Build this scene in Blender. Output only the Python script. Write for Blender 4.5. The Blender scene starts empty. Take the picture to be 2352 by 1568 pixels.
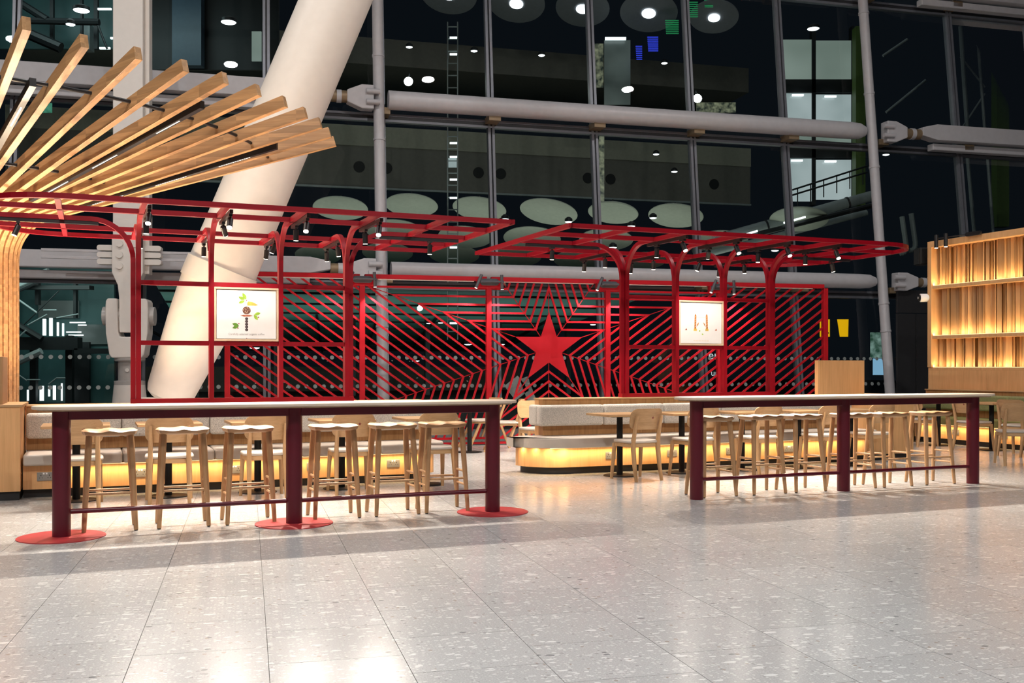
import bpy, bmesh, math, random
from math import sin, cos, pi, radians, sqrt
from mathutils import Vector, Matrix

# ------------------------------------------------------------------ camera, world, light, exposure
scene = bpy.context.scene
C = scene.collection
F, EYE, HZ = 2340.0, 1.30, 842.0          # focal length in px of a 2352x1568 frame, eye height, horizon row

cam_data = bpy.data.cameras.new('camera')
cam = bpy.data.objects.new('camera', cam_data)
C.objects.link(cam)
cam.location = (0, 0, EYE)
cam.rotation_euler = (pi / 2, 0, 0)
cam_data.sensor_width = 36.0
cam_data.lens = 36.0 * F / 2352.0
cam_data.shift_y = (HZ - 784.0) / 2352.0
cam_data.clip_end = 400
scene.camera = cam

world = bpy.data.worlds.new('night')
scene.world = world
world.use_nodes = True
bg = world.node_tree.nodes['Background']
bg.inputs[0].default_value = (0.30, 0.42, 0.60, 1)
bg.inputs[1].default_value = 0.012

vs = scene.view_settings
vs.view_transform = 'Standard'
vs.look = 'None'
vs.gamma = 1.0
vs.exposure = 0.0
vs.use_curve_mapping = False


def area(name, loc, rot, sx, sy, power, col=(1, 1, 1), parent=None, spread=180):
    l = bpy.data.lights.new(name, 'AREA')
    l.shape = 'RECTANGLE'
    l.size, l.size_y = sx, sy
    l.energy = power
    l.color = col
    l.spread = radians(spread)
    o = bpy.data.objects.new(name, l)
    C.objects.link(o)
    o.location = loc
    o.rotation_euler = rot
    o.parent = parent
    return o


# rows of ceiling floodlights of the departure hall, high above the walkway
HALL = (0.93, 0.97, 1.0)
for i, (hx, hy, pw) in enumerate([(-5.0, 1.0, 115), (-1.2, 1.5, 130), (2.2, 2.0, 85), (6.0, 3.0, 80)]):
    o = area('hall_floodlight', (hx, hy, 12.0), (0, 0, 0), 1.6, 1.6, pw, HALL, spread=80)
    o.data.shape = 'DISK'
for i, (hx, hy) in enumerate([(-9.5, 10.5), (-3.5, 11.5), (2.5, 13.0), (9.0, 15.0)]):
    o = area('roof_floodlight', (hx, hy, 13.0), (0, 0, 0), 0.4, 0.4, 300, (1.0, 0.95, 0.92))
    o.data.shape = 'DISK'
for i, (hx, hy) in enumerate([(-7.5, -1.5), (0.5, -2.5), (8.0, -0.5)]):  # unseen lamps added behind the camera as front fill
    d = Vector((hx * 0.7, 13.0, 2.2)) - Vector((hx, hy, 9.5))
    o = area('front_fill_light', (hx, hy, 9.5), d.to_track_quat('-Z', 'Y').to_euler(), 0.25, 0.25, 195, (1.0, 0.95, 0.91), spread=110)
    o.data.shape = 'DISK'

WARM = (1.0, 0.88, 0.75)
WARMER = (1.0, 0.66, 0.30)

# ------------------------------------------------------------------ frames of reference
A = radians(22.3)                               # seating area: u to the right, v away
OA = Vector((-3.44, 7.78, 0))
UX, VX = Vector((cos(A), sin(A), 0)), Vector((-sin(A), cos(A), 0))
B = radians(14.56)                              # building grid: g along the glass wall, n towards it
GX, NX = Vector((cos(B), sin(B), 0)), Vector((-sin(B), cos(B), 0))


def uv(u, v, z=0.0):
    return OA + UX * u + VX * v + Vector((0, 0, z))


def gn(s, n, z=0.0):
    return GX * s + NX * n + Vector((0, 0, z))


def at(px, py, Y):
    """a point Y metres down the hall in the direction of a row and column of the frame"""
    return Vector(((px - 1176) / F * Y, Y, EYE + (HZ - py) / F * Y))


# ------------------------------------------------------------------ mesh builder
class MB:
    def __init__(self):
        self.v, self.f = [], []

    def add(self, vs_, fs):
        o = len(self.v)
        self.v += [tuple(p) for p in vs_]
        self.f += [tuple(i + o for i in q) for q in fs]
        return self

    def box(self, x0, x1, y0, y1, z0, z1):
        p = [(x0, y0, z0), (x1, y0, z0), (x1, y1, z0), (x0, y1, z0), (x0, y0, z1), (x1, y0, z1), (x1, y1, z1), (x0, y1, z1)]
        return self.add(p, [(3, 2, 1, 0), (4, 5, 6, 7), (0, 1, 5, 4), (1, 2, 6, 5), (2, 3, 7, 6), (3, 0, 4, 7)])

    def cyl(self, p0, p1, r0, r1=None, n=16, cap=True):
        r1 = r0 if r1 is None else r1
        p0, p1 = Vector(p0), Vector(p1)
        d = (p1 - p0).normalized()
        a = d.orthogonal().normalized()
        b = d.cross(a)
        vs_ = []
        for p, r in ((p0, r0), (p1, r1)):
            for i in range(n):
                t = 2 * pi * i / n
                vs_.append(p + (a * cos(t) + b * sin(t)) * r)
        fs = [(i, (i + 1) % n, n + (i + 1) % n, n + i) for i in range(n)]
        if cap:
            fs += [tuple(range(n - 1, -1, -1)), tuple(range(n, 2 * n))]
        return self.add(vs_, fs)

    def lathe(self, prof, n=24, base=(0, 0, 0), axis=(0, 0, 1)):
        d = Vector(axis).normalized()
        a = d.orthogonal().normalized()
        b = d.cross(a)
        base = Vector(base)
        vs_, fs = [], []
        for r, h in prof:
            for i in range(n):
                t = 2 * pi * i / n
                vs_.append(base + d * h + (a * cos(t) + b * sin(t)) * r)
        for k in range(len(prof) - 1):
            for i in range(n):
                j = (i + 1) % n
                fs.append((k * n + i, k * n + j, (k + 1) * n + j, (k + 1) * n + i))
        fs.append(tuple(range(n - 1, -1, -1)))
        m = (len(prof) - 1) * n
        fs.append(tuple(range(m, m + n)))
        return self.add(vs_, fs)

    def prism(self, poly, z0, z1, M=None):
        """polygon in xy extruded in z; M maps to 3-D"""
        n = len(poly)
        vs_ = [Vector((x, y, z0)) for x, y in poly] + [Vector((x, y, z1)) for x, y in poly]
        if M is not None:
            vs_ = [M @ p for p in vs_]
        fs = [(i, (i + 1) % n, n + (i + 1) % n, n + i) for i in range(n)]
        fs += [tuple(range(n - 1, -1, -1)), tuple(range(n, 2 * n))]
        return self.add(vs_, fs)

    def sweep(self, pts, side, w, h):
        """rectangular bar along a planar path: w across the path in its plane, h along the vector side"""
        pts = [Vector(p) for p in pts]
        side = Vector(side).normalized()
        n = len(pts)
        vs_ = []
        for i in range(n):
            d0 = (pts[i] - pts[i - 1]).normalized() if i > 0 else None
            d1 = (pts[i + 1] - pts[i]).normalized() if i < n - 1 else None
            if d0 is None:
                t, k = d1, 1.0
            elif d1 is None:
                t, k = d0, 1.0
            else:
                t = (d0 + d1).normalized()
                k = 1.0 / max(0.3, t.dot(d1))
            nn = t.cross(side).normalized() * (w / 2 * k)
            s = side * (h / 2)
            vs_ += [pts[i] - nn - s, pts[i] + nn - s, pts[i] + nn + s, pts[i] - nn + s]
        fs = []
        for i in range(n - 1):
            for j in range(4):
                fs.append((4 * i + j, 4 * i + (j + 1) % 4, 4 * i + 4 + (j + 1) % 4, 4 * i + 4 + j))
        fs += [(3, 2, 1, 0), tuple(4 * (n - 1) + j for j in range(4))]
        return self.add(vs_, fs)

    def tube(self, pts, r, n=10):
        pts = [Vector(p) for p in pts]
        for i in range(len(pts) - 1):
            self.cyl(pts[i], pts[i + 1], r, r, n)
        return self

    def build(self, name, mat, parent=None, bevel=0.0, smooth=None, seg=2):
        me = bpy.data.meshes.new(name)
        me.from_pydata(self.v, [], self.f)
        bm = bmesh.new()
        bm.from_mesh(me)
        bmesh.ops.recalc_face_normals(bm, faces=bm.faces)
        bm.to_mesh(me)
        bm.free()
        me.materials.append(mat)
        if smooth is not None:
            me.polygons.foreach_set('use_smooth', [True] * len(me.polygons))
            me.set_sharp_from_angle(angle=radians(smooth))
        o = bpy.data.objects.new(name, me)
        C.objects.link(o)
        o.parent = parent
        if bevel:
            md = o.modifiers.new('bevel', 'BEVEL')
            md.width = bevel
            md.segments = seg
            md.limit_method = 'ANGLE'
            md.angle_limit = radians(40)
        return o


def tag(o, label=None, cat=None, group=None, kind=None):
    if label:
        o['label'] = label
    if cat:
        o['category'] = cat
    if group:
        o['group'] = group
    if kind:
        o['kind'] = kind
    return o


def thing(name, label, cat, loc=(0, 0, 0), rz=0.0, group=None, kind=None):
    o = bpy.data.objects.new(name, None)
    o.empty_display_size = 0.1
    C.objects.link(o)
    o.location = loc
    o.rotation_euler = (0, 0, rz)
    return tag(o, label, cat, group, kind)


def dup(root, loc, rz, label):
    r = root.copy()
    C.objects.link(r)
    r.location = loc
    r.rotation_euler = (0, 0, rz)
    r['label'] = label
    for ch in list(root.children):
        c = ch.copy()
        C.objects.link(c)
        c.parent = r
        for g in list(ch.children):
            d = g.copy()
            C.objects.link(d)
            d.parent = c
    return r


def rrect(x0, x1, y0, y1, r, n=6):
    """rounded rectangle; r is one radius or four (x1y0, x1y1, x0y1, x0y0)"""
    rs = r if isinstance(r, (list, tuple)) else [r] * 4
    out = []
    for (cx, cy, a0, q) in ((x1, y0, -pi / 2, 0), (x1, y1, 0, 1), (x0, y1, pi / 2, 2), (x0, y0, pi, 3)):
        rr = rs[q]
        if rr <= 1e-6:
            out.append((cx, cy))
            continue
        ox = cx - rr if cx == x1 else cx + rr
        oy = cy - rr if cy == y1 else cy + rr
        for i in range(n + 1):
            t = a0 + pi / 2 * i / n
            out.append((ox + rr * cos(t), oy + rr * sin(t)))
    return out


ORD = ['first', 'second', 'third', 'fourth', 'fifth', 'sixth', 'seventh', 'eighth', 'ninth', 'tenth', 'eleventh', 'twelfth',
       'thirteenth', 'fourteenth', 'fifteenth', 'sixteenth']


# ------------------------------------------------------------------ materials
def new_mat(name):
    m = bpy.data.materials.new(name)
    m.use_nodes = True
    nt = m.node_tree
    return m, nt, nt.nodes['Principled BSDF']


def plain(name, col, rough=0.5, metal=0.0, spec=0.5, vary=0.06, scale=8.0, bump=0.0, bscale=60.0, coat=0.0):
    m, nt, b = new_mat(name)
    N, L = nt.nodes, nt.links
    tc = N.new('ShaderNodeTexCoord')
    nz = N.new('ShaderNodeTexNoise')
    nz.inputs['Scale'].default_value = scale
    nz.inputs['Detail'].default_value = 3
    L.new(tc.outputs['Object'], nz.inputs['Vector'])
    rp = N.new('ShaderNodeValToRGB')
    rp.color_ramp.elements[0].position = 0.3
    rp.color_ramp.elements[1].position = 0.7
    rp.color_ramp.elements[0].color = tuple(c * (1 - vary) for c in col) + (1,)
    rp.color_ramp.elements[1].color = tuple(min(1, c * (1 + vary)) for c in col) + (1,)
    L.new(nz.outputs['Fac'], rp.inputs[0])
    L.new(rp.outputs[0], b.inputs['Base Color'])
    b.inputs['Roughness'].default_value = rough
    b.inputs['Metallic'].default_value = metal
    b.inputs['Specular IOR Level'].default_value = spec
    b.inputs['Coat Weight'].default_value = coat
    if bump:
        n2 = N.new('ShaderNodeTexNoise')
        n2.inputs['Scale'].default_value = bscale
        L.new(tc.outputs['Object'], n2.inputs['Vector'])
        bp = N.new('ShaderNodeBump')
        bp.inputs['Strength'].default_value = bump
        bp.inputs['Distance'].default_value = 0.01
        L.new(n2.outputs['Fac'], bp.inputs['Height'])
        L.new(bp.outputs[0], b.inputs['Normal'])
    return m


def wood(name, light, dark, axis='X', scale=1.0, rough=0.45, stave=0.0, contrast=1.0, tone=0.0):
    """grain stretched along axis; stave > 0 adds glued staves of that width"""
    m, nt, b = new_mat(name)
    N, L = nt.nodes, nt.links
    tc = N.new('ShaderNodeTexCoord')
    oi = N.new('ShaderNodeObjectInfo')
    add = N.new('ShaderNodeVectorMath')
    add.operation = 'ADD'
    rnd = N.new('ShaderNodeVectorMath')
    rnd.operation = 'SCALE'
    rnd.inputs[0].default_value = (7.3, 11.1, 5.7)
    L.new(oi.outputs['Random'], rnd.inputs['Scale'])
    L.new(tc.outputs['Object'], add.inputs[0])
    L.new(rnd.outputs[0], add.inputs[1])
    mp = N.new('ShaderNodeMapping')
    s = {'X': (1.2, 22, 22), 'Y': (22, 1.2, 22), 'Z': (22, 22, 1.2)}[axis]
    mp.inputs['Scale'].default_value = tuple(c * scale for c in s)
    L.new(add.outputs[0], mp.inputs['Vector'])
    n1 = N.new('ShaderNodeTexNoise')
    n1.inputs['Scale'].default_value = 1.0
    n1.inputs['Detail'].default_value = 5
    n1.inputs['Roughness'].default_value = 0.62
    n1.inputs['Distortion'].default_value = 0.6
    L.new(mp.outputs[0], n1.inputs['Vector'])
    n2 = N.new('ShaderNodeTexNoise')
    n2.inputs['Scale'].default_value = 5.0
    n2.inputs['Detail'].default_value = 2
    L.new(mp.outputs[0], n2.inputs['Vector'])
    mx = N.new('ShaderNodeMix')
    mx.data_type = 'FLOAT'
    mx.inputs['Factor'].default_value = 0.3
    L.new(n1.outputs['Fac'], mx.inputs['A'])
    L.new(n2.outputs['Fac'], mx.inputs['B'])
    fac = mx.outputs['Result']
    rp = N.new('ShaderNodeValToRGB')
    w = 0.22 / contrast
    rp.color_ramp.elements[0].position = 0.5 - w
    rp.color_ramp.elements[1].position = 0.5 + w
    rp.color_ramp.elements[0].color = tuple(dark) + (1,)
    rp.color_ramp.elements[1].color = tuple(light) + (1,)
    L.new(fac, rp.inputs[0])
    col = rp.outputs[0]
    if stave:
        sp = N.new('ShaderNodeMapping')
        k = {'X': (1.1, 1 / stave, 1 / stave), 'Y': (1 / stave, 1.1, 1 / stave), 'Z': (1 / stave, 1 / stave, 1.1)}[axis]
        sp.inputs['Scale'].default_value = k
        L.new(add.outputs[0], sp.inputs['Vector'])
        fl = N.new('ShaderNodeVectorMath')
        fl.operation = 'FLOOR'
        L.new(sp.outputs[0], fl.inputs[0])
        wn = N.new('ShaderNodeTexWhiteNoise')
        L.new(fl.outputs[0], wn.inputs['Vector'])
        hs = N.new('ShaderNodeHueSaturation')
        mr = N.new('ShaderNodeMapRange')
        mr.inputs['To Min'].default_value = 0.72
        mr.inputs['To Max'].default_value = 1.12
        L.new(wn.outputs['Value'], mr.inputs['Value'])
        L.new(mr.outputs[0], hs.inputs['Value'])
        L.new(col, hs.inputs['Color'])
        col = hs.outputs[0]
    if tone:                                   # every board has its own tone
        ht = N.new('ShaderNodeHueSaturation')
        mt = N.new('ShaderNodeMapRange')
        mt.inputs['To Min'].default_value = 1.0 - tone
        mt.inputs['To Max'].default_value = 1.0 + tone * 0.5
        L.new(oi.outputs['Random'], mt.inputs['Value'])
        L.new(mt.outputs[0], ht.inputs['Value'])
        L.new(col, ht.inputs['Color'])
        col = ht.outputs[0]
    L.new(col, b.inputs['Base Color'])
    b.inputs['Roughness'].default_value = rough
    bp = N.new('ShaderNodeBump')
    bp.inputs['Strength'].default_value = 0.08
    bp.inputs['Distance'].default_value = 0.004
    L.new(fac, bp.inputs['Height'])
    L.new(bp.outputs[0], b.inputs['Normal'])
    return m


def emit(name, col, strength, base=(0.1, 0.1, 0.1)):
    m, nt, b = new_mat(name)
    b.inputs['Base Color'].default_value = tuple(base) + (1,)
    b.inputs['Emission Color'].default_value = tuple(col) + (1,)
    b.inputs['Emission Strength'].default_value = strength
    return m


def lit_window(name, c0, c1, strength, scale=1.5):
    """frosted lit window: soft uneven glow"""
    m, nt, b = new_mat(name)
    N, L = nt.nodes, nt.links
    tc = N.new('ShaderNodeTexCoord')
    nz = N.new('ShaderNodeTexNoise')
    nz.inputs['Scale'].default_value = scale
    nz.inputs['Detail'].default_value = 2
    L.new(tc.outputs['Object'], nz.inputs['Vector'])
    rp = N.new('ShaderNodeValToRGB')
    rp.color_ramp.elements[0].position = 0.35
    rp.color_ramp.elements[1].position = 0.7
    rp.color_ramp.elements[0].color = tuple(c0) + (1,)
    rp.color_ramp.elements[1].color = tuple(c1) + (1,)
    L.new(nz.outputs['Fac'], rp.inputs[0])
    L.new(rp.outputs[0], b.inputs['Emission Color'])
    b.inputs['Emission Strength'].default_value = strength
    b.inputs['Base Color'].default_value = (0.05, 0.06, 0.06, 1)
    b.inputs['Roughness'].default_value = 0.3
    return m


def terrazzo():
    m, nt, b = new_mat('terrazzo')
    N, L = nt.nodes, nt.links
    geo = N.new('ShaderNodeNewGeometry')
    oi = N.new('ShaderNodeObjectInfo')
    mp = N.new('ShaderNodeMapping')
    mp.inputs['Rotation'].default_value = (0, 0, -B)
    L.new(geo.outputs['Position'], mp.inputs['Vector'])
    # base mottling
    n1 = N.new('ShaderNodeTexNoise')
    n1.inputs['Scale'].default_value = 130
    n1.inputs['Detail'].default_value = 4
    L.new(mp.outputs[0], n1.inputs['Vector'])
    r1 = N.new('ShaderNodeValToRGB')
    r1.color_ramp.elements[0].position = 0.32
    r1.color_ramp.elements[1].position = 0.68
    r1.color_ramp.elements[0].color = (0.36, 0.355, 0.345, 1)
    r1.color_ramp.elements[1].color = (0.46, 0.455, 0.445, 1)
    L.new(n1.outputs['Fac'], r1.inputs[0])
    col = r1.outputs[0]

    def chips(scale, thr, colr, seed, stretch=(1, 1, 1), jag=0.35):
        nonlocal col
        m2 = N.new('ShaderNodeMapping')
        m2.inputs['Scale'].default_value = stretch
        m2.inputs['Location'].default_value = (seed * 3.17, seed * 1.73, seed)
        L.new(mp.outputs[0], m2.inputs['Vector'])
        nn = N.new('ShaderNodeTexNoise')
        nn.inputs['Scale'].default_value = scale * 1.7
        nn.inputs['Detail'].default_value = 2
        L.new(m2.outputs[0], nn.inputs['Vector'])
        vm = N.new('ShaderNodeVectorMath')
        vm.operation = 'MULTIPLY_ADD'
        vm.inputs[1].default_value = (jag / scale,) * 3
        L.new(nn.outputs['Color'], vm.inputs[0])
        L.new(m2.outputs[0], vm.inputs[2])
        vo = N.new('ShaderNodeTexVoronoi')
        vo.voronoi_dimensions = '2D'
        vo.inputs['Scale'].default_value = scale
        vo.inputs['Randomness'].default_value = 1.0
        L.new(vm.outputs[0], vo.inputs['Vector'])
        sep = N.new('ShaderNodeSeparateColor')
        L.new(vo.outputs['Color'], sep.inputs[0])
        pick = N.new('ShaderNodeMath')        # which cells hold a chip
        pick.operation = 'LESS_THAN'
        pick.inputs[1].default_value = thr
        L.new(sep.outputs[0], pick.inputs[0])
        rad = N.new('ShaderNodeMapRange')     # chip radius by cell
        rad.inputs['To Min'].default_value = 0.10
        rad.inputs['To Max'].default_value = 0.42
        L.new(sep.outputs[1], rad.inputs['Value'])
        ins = N.new('ShaderNodeMath')
        ins.operation = 'LESS_THAN'
        L.new(vo.outputs['Distance'], ins.inputs[0])
        L.new(rad.outputs[0], ins.inputs[1])
        fm = N.new('ShaderNodeMath')
        fm.operation = 'MULTIPLY'
        L.new(pick.outputs[0], fm.inputs[0])
        L.new(ins.outputs[0], fm.inputs[1])
        fa = N.new('ShaderNodeMath')
        fa.operation = 'MULTIPLY'
        fa.inputs[1].default_value = 0.8
        L.new(fm.outputs[0], fa.inputs[0])
        mx = N.new('ShaderNodeMix')
        mx.data_type = 'RGBA'
        L.new(fa.outputs[0], mx.inputs['Factor'])
        L.new(col, mx.inputs['A'])
        mx.inputs['B'].default_value = tuple(colr) + (1,)
        col = mx.outputs['Result']

    chips(50, 0.30, (0.56, 0.55, 0.53), 1)
    chips(26, 0.16, (0.66, 0.65, 0.63), 2, (0.8, 1.7, 1))
    chips(16, 0.06, (0.68, 0.67, 0.65), 3, (0.75, 1.7, 1))
    chips(46, 0.05, (0.27, 0.26, 0.255), 4)
    chips(36, 0.02, (0.30, 0.25, 0.21), 5)
    chips(20, 0.012, (0.17, 0.17, 0.175), 6, (1, 1.4, 1))
    # each tile has its own tone
    hs = N.new('ShaderNodeHueSaturation')
    mr = N.new('ShaderNodeMapRange')
    mr.inputs['To Min'].default_value = 0.94
    mr.inputs['To Max'].default_value = 1.05
    L.new(oi.outputs['Random'], mr.inputs['Value'])
    L.new(mr.outputs[0], hs.inputs['Value'])
    L.new(col, hs.inputs['Color'])
    L.new(hs.outputs[0], b.inputs['Base Color'])
    n3 = N.new('ShaderNodeTexNoise')
    n3.inputs['Scale'].default_value = 1.3
    n3.inputs['Detail'].default_value = 3
    L.new(mp.outputs[0], n3.inputs['Vector'])
    rr = N.new('ShaderNodeMapRange')
    rr.inputs['To Min'].default_value = 0.15
    rr.inputs['To Max'].default_value = 0.24
    L.new(n3.outputs['Fac'], rr.inputs['Value'])
    L.new(rr.outputs[0], b.inputs['Roughness'])
    b.inputs['Specular IOR Level'].default_value = 0.25
    return m


def glass_mat(name, tint, ior=1.45):
    m = bpy.data.materials.new(name)
    m.use_nodes = True
    nt = m.node_tree
    N, L = nt.nodes, nt.links
    N.remove(N['Principled BSDF'])
    out = N['Material Output']
    tr = N.new('ShaderNodeBsdfTransparent')
    tr.inputs[0].default_value = tuple(tint) + (1,)
    gl = N.new('ShaderNodeBsdfGlossy')
    gl.inputs['Roughness'].default_value = 0.0
    fr = N.new('ShaderNodeFresnel')
    fr.inputs['IOR'].default_value = ior
    ms = N.new('ShaderNodeMixShader')
    L.new(fr.outputs[0], ms.inputs[0])
    L.new(tr.outputs[0], ms.inputs[1])
    L.new(gl.outputs[0], ms.inputs[2])
    L.new(ms.outputs[0], out.inputs['Surface'])
    return m


def fabric(name, col, scale=420):
    m, nt, b = new_mat(name)
    N, L = nt.nodes, nt.links
    tc = N.new('ShaderNodeTexCoord')
    nz = N.new('ShaderNodeTexNoise')
    nz.inputs['Scale'].default_value = scale * 0.35
    nz.inputs['Detail'].default_value = 4
    L.new(tc.outputs['Object'], nz.inputs['Vector'])
    rp = N.new('ShaderNodeValToRGB')
    rp.color_ramp.elements[0].position = 0.34
    rp.color_ramp.elements[1].position = 0.66
    rp.color_ramp.elements[0].color = tuple(c * 0.62 for c in col) + (1,)
    rp.color_ramp.elements[1].color = tuple(min(1, c * 1.28) for c in col) + (1,)
    L.new(nz.outputs['Fac'], rp.inputs[0])
    L.new(rp.outputs[0], b.inputs['Base Color'])
    b.inputs['Roughness'].default_value = 0.9
    b.inputs['Sheen Weight'].default_value = 0.2
    bp = N.new('ShaderNodeBump')
    bp.inputs['Strength'].default_value = 0.25
    bp.inputs['Distance'].default_value = 0.003
    L.new(nz.outputs['Fac'], bp.inputs['Height'])
    L.new(bp.outputs[0], b.inputs['Normal'])
    return m


T_FLOOR = terrazzo()
GROUT = plain('grout', (0.055, 0.05, 0.046), 0.8)
RED = plain('red_paint', (0.26, 0.002, 0.010), 0.36, vary=0.03, spec=0.35)
RED_SCREEN = plain('screen_red_paint', (0.40, 0.004, 0.013), 0.5, vary=0.03, spec=0.25)
BURGUNDY = plain('burgundy_paint', (0.095, 0.004, 0.013), 0.33, vary=0.05)
DISC_RED = plain('plate_red_paint', (0.40, 0.03, 0.035), 0.42, vary=0.06)
OAK = wood('oak', (0.55, 0.335, 0.165), (0.38, 0.215, 0.095), 'Z', 1.0)
OAK_X = wood('oak_lengthwise', (0.56, 0.355, 0.18), (0.41, 0.24, 0.11), 'X', 1.0)
OAK_BACK = wood('oak_backrest', (0.51, 0.315, 0.155), (0.35, 0.20, 0.09), 'X', 1.3)
STOOL_OAK = wood('stool_oak', (0.53, 0.315, 0.155), (0.35, 0.19, 0.088), 'Z', 1.4)
STOOL_SEAT = wood('stool_seat_oak', (0.56, 0.35, 0.18), (0.38, 0.215, 0.10), 'X', 1.4)
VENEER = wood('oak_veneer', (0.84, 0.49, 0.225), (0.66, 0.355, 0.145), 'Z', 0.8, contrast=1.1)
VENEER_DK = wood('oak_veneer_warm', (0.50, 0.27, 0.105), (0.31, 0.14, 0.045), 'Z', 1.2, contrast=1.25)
RIB_WOOD = wood('laminated_oak', (0.66, 0.39, 0.185), (0.45, 0.235, 0.095), 'X', 0.9, stave=0.045)
SLAT_WOOD = wood('slat_oak', (0.60, 0.34, 0.145), (0.42, 0.205, 0.072), 'Z', 0.9, contrast=1.1, tone=0.5)
TOP_WOOD = wood('bar_top_ash', (0.66, 0.55, 0.44), (0.52, 0.41, 0.31), 'X', 1.0)
PLY = wood('plywood_edge', (0.50, 0.38, 0.26), (0.30, 0.205, 0.13), 'X', 2.2, contrast=1.3)
CREAM = plain('cream_leather', (0.50, 0.44, 0.38), 0.45, vary=0.05, bump=0.06, bscale=250)
FABRIC = fabric('oatmeal_fabric', (0.48, 0.44, 0.39))
GREEN = fabric('olive_fabric', (0.25, 0.26, 0.10))
GREEN_SEAT = plain('olive_leather', (0.36, 0.36, 0.13), 0.5)
BLACK = plain('black_metal', (0.007, 0.007, 0.007), 0.55, spec=0.25)
BLACK_PL = plain('black_plinth', (0.02, 0.02, 0.021), 0.5)
LAMP_BLK = plain('lamp_black', (0.02, 0.02, 0.022), 0.35, metal=0.2)
LAMP_GREY = plain('lamp_grey', (0.075, 0.08, 0.095), 0.45)
WHITE = plain('white_steel_paint', (0.80, 0.755, 0.70), 0.42, vary=0.02)
GREY_ST = plain('grey_steel_paint', (0.52, 0.51, 0.53), 0.38, vary=0.04)
GREY_MUL = plain('grey_mullion', (0.20, 0.21, 0.24), 0.35, metal=0.3)
DK_MUL = plain('dark_mullion', (0.03, 0.031, 0.036), 0.45)
BRASS = plain('brown_collar', (0.28, 0.20, 0.12), 0.5, metal=0.4)
PIN_GREY = plain('pin_grey', (0.47, 0.45, 0.43), 0.35)
DARK_WALL = plain('charcoal_panel', (0.022, 0.022, 0.024), 0.5)
SOCKET = plain('socket_grey', (0.33, 0.32, 0.30), 0.35, metal=0.5)
PAPER = plain('poster_white', (0.86, 0.86, 0.86), 0.6, vary=0.01)
POST_FR = plain('pale_frame_wood', (0.70, 0.52, 0.36), 0.5, vary=0.06)
GLASS = glass_mat('facade_glass', (0.80, 0.86, 0.84), 1.42)
LENS = emit('lamp_lens', (1.0, 0.90, 0.74), 30)
LENS_DIM = emit('lamp_lens_soft', (1.0, 0.88, 0.70), 8)
LED = emit('led_dots', (1.0, 0.92, 0.80), 2.5)
STRIP = emit('warm_led_strip', (1.0, 0.70, 0.32), 3)
DOT = plain('glass_dot_film', (0.30, 0.34, 0.33), 0.6)

# ------------------------------------------------------------------ floor of terrazzo tiles
random.seed(4)
floor = thing('floor', None, None, gn(0, 6), 0, kind='structure')
MB().box(-16, 22, -7, 15.0, -0.05, -0.004).build('grout_bed', GROUT, floor).rotation_euler = (0, 0, B)
TW, TN, NJ, SJ = 0.588, 0.568, 6.845, 0.09
cells = []
for ks in range(-26, 36):
    s0 = SJ + TW * ks
    j = []
    n = NJ
    if ks % 2 == 0:
        j = [NJ + TN * i for i in range(-11, 26)]
    else:
        j = [NJ + TN * (i - 0.5) for i in range(-10, 1)] + [NJ] + [NJ + TN * (i + 0.5) for i in range(0, 25)]
    for a_, b_ in zip(j[:-1], j[1:]):
        if b_ > 21.0 or a_ < 0.6:
            continue
        cells.append((s0, a_, b_ - a_))


def in_view(s, n, m=0.5):
    p = gn(s, n)
    return p.y > 3.9 and abs(p.x) < p.y * 0.5026 + m


tile_mesh = {}


def tile_obj(s0, n0, ln):
    key = round(ln, 3)
    if key not in tile_mesh:
        me = MB().box(0.0015, TW - 0.0015, 0.0015, ln - 0.0015, -0.012, 0.0).build('tile', T_FLOOR)
        tile_mesh[key] = me.data
        bpy.data.objects.remove(me)
    o = bpy.data.objects.new('tile', tile_mesh[key])
    C.objects.link(o)
    o.parent = floor
    o.location = gn(s0, n0 - 6)
    o.rotation_euler = (0, 0, B)


vis = [c for c in cells if in_view(c[0] + TW / 2, c[1] + c[2] / 2)]
vis.sort(key=lambda c: gn(c[0] + TW / 2, c[1] + c[2] / 2).y)
near = set(vis[:300])
rest = MB()
for c in cells:
    if c in near:
        tile_obj(*c)
    else:
        s0, n0, ln = c
        rest.box(s0 + 0.0015, s0 + TW - 0.0015, n0 - 6 + 0.0015, n0 - 6 + ln - 0.0015, -0.012, 0.0)
ro = rest.build('tile_field', T_FLOOR, floor)
ro.rotation_euler = (0, 0, B)
ro['kind'] = 'stuff'

# ------------------------------------------------------------------ leaning glass wall
LEAN = 0.114
SJOIN = [-11.57 + 2.39 * i for i in range(0, 14)]     # mullion lines along the wall
facade = thing('wall_back', None, None, gn(0, 21.0), B, kind='structure')
LV = [0.0, 3.02, 6.62, 10.25, 13.9]
ZTOP = 13.9


def lean(x, z, off=0.0):
    return Vector((x, off + LEAN * z, z))


for s in SJOIN:
    m = MB()
    for dx in (-0.045, 0.045):
        m.sweep([lean(s + dx, 0.0), lean(s + dx, ZTOP)], (1, 0, 0), 0.16, 0.055)
    m.build('mullion', GREY_MUL, facade)
    MB().sweep([lean(s, 0.0, 0.05), lean(s, ZTOP, 0.05)], (1, 0, 0), 0.10, 0.035).build('mullion_gap', DK_MUL, facade)
for z in LV[1:]:
    for dz in (-0.10, 0.02):
        MB().box(SJOIN[0], SJOIN[-1], LEAN * z - 0.07, LEAN * z + 0.07, z + dz, z + dz + 0.05).build('transom', GREY_MUL, facade)
    MB().box(SJOIN[0], SJOIN[-1], LEAN * z - 0.04, LEAN * z + 0.06, z - 0.05, z + 0.02).build('transom_seal', DK_MUL, facade)
MB().box(SJOIN[0], SJOIN[-1], -0.08, 0.08, 0.0, 0.16).build('sill', DK_MUL, facade)
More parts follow.
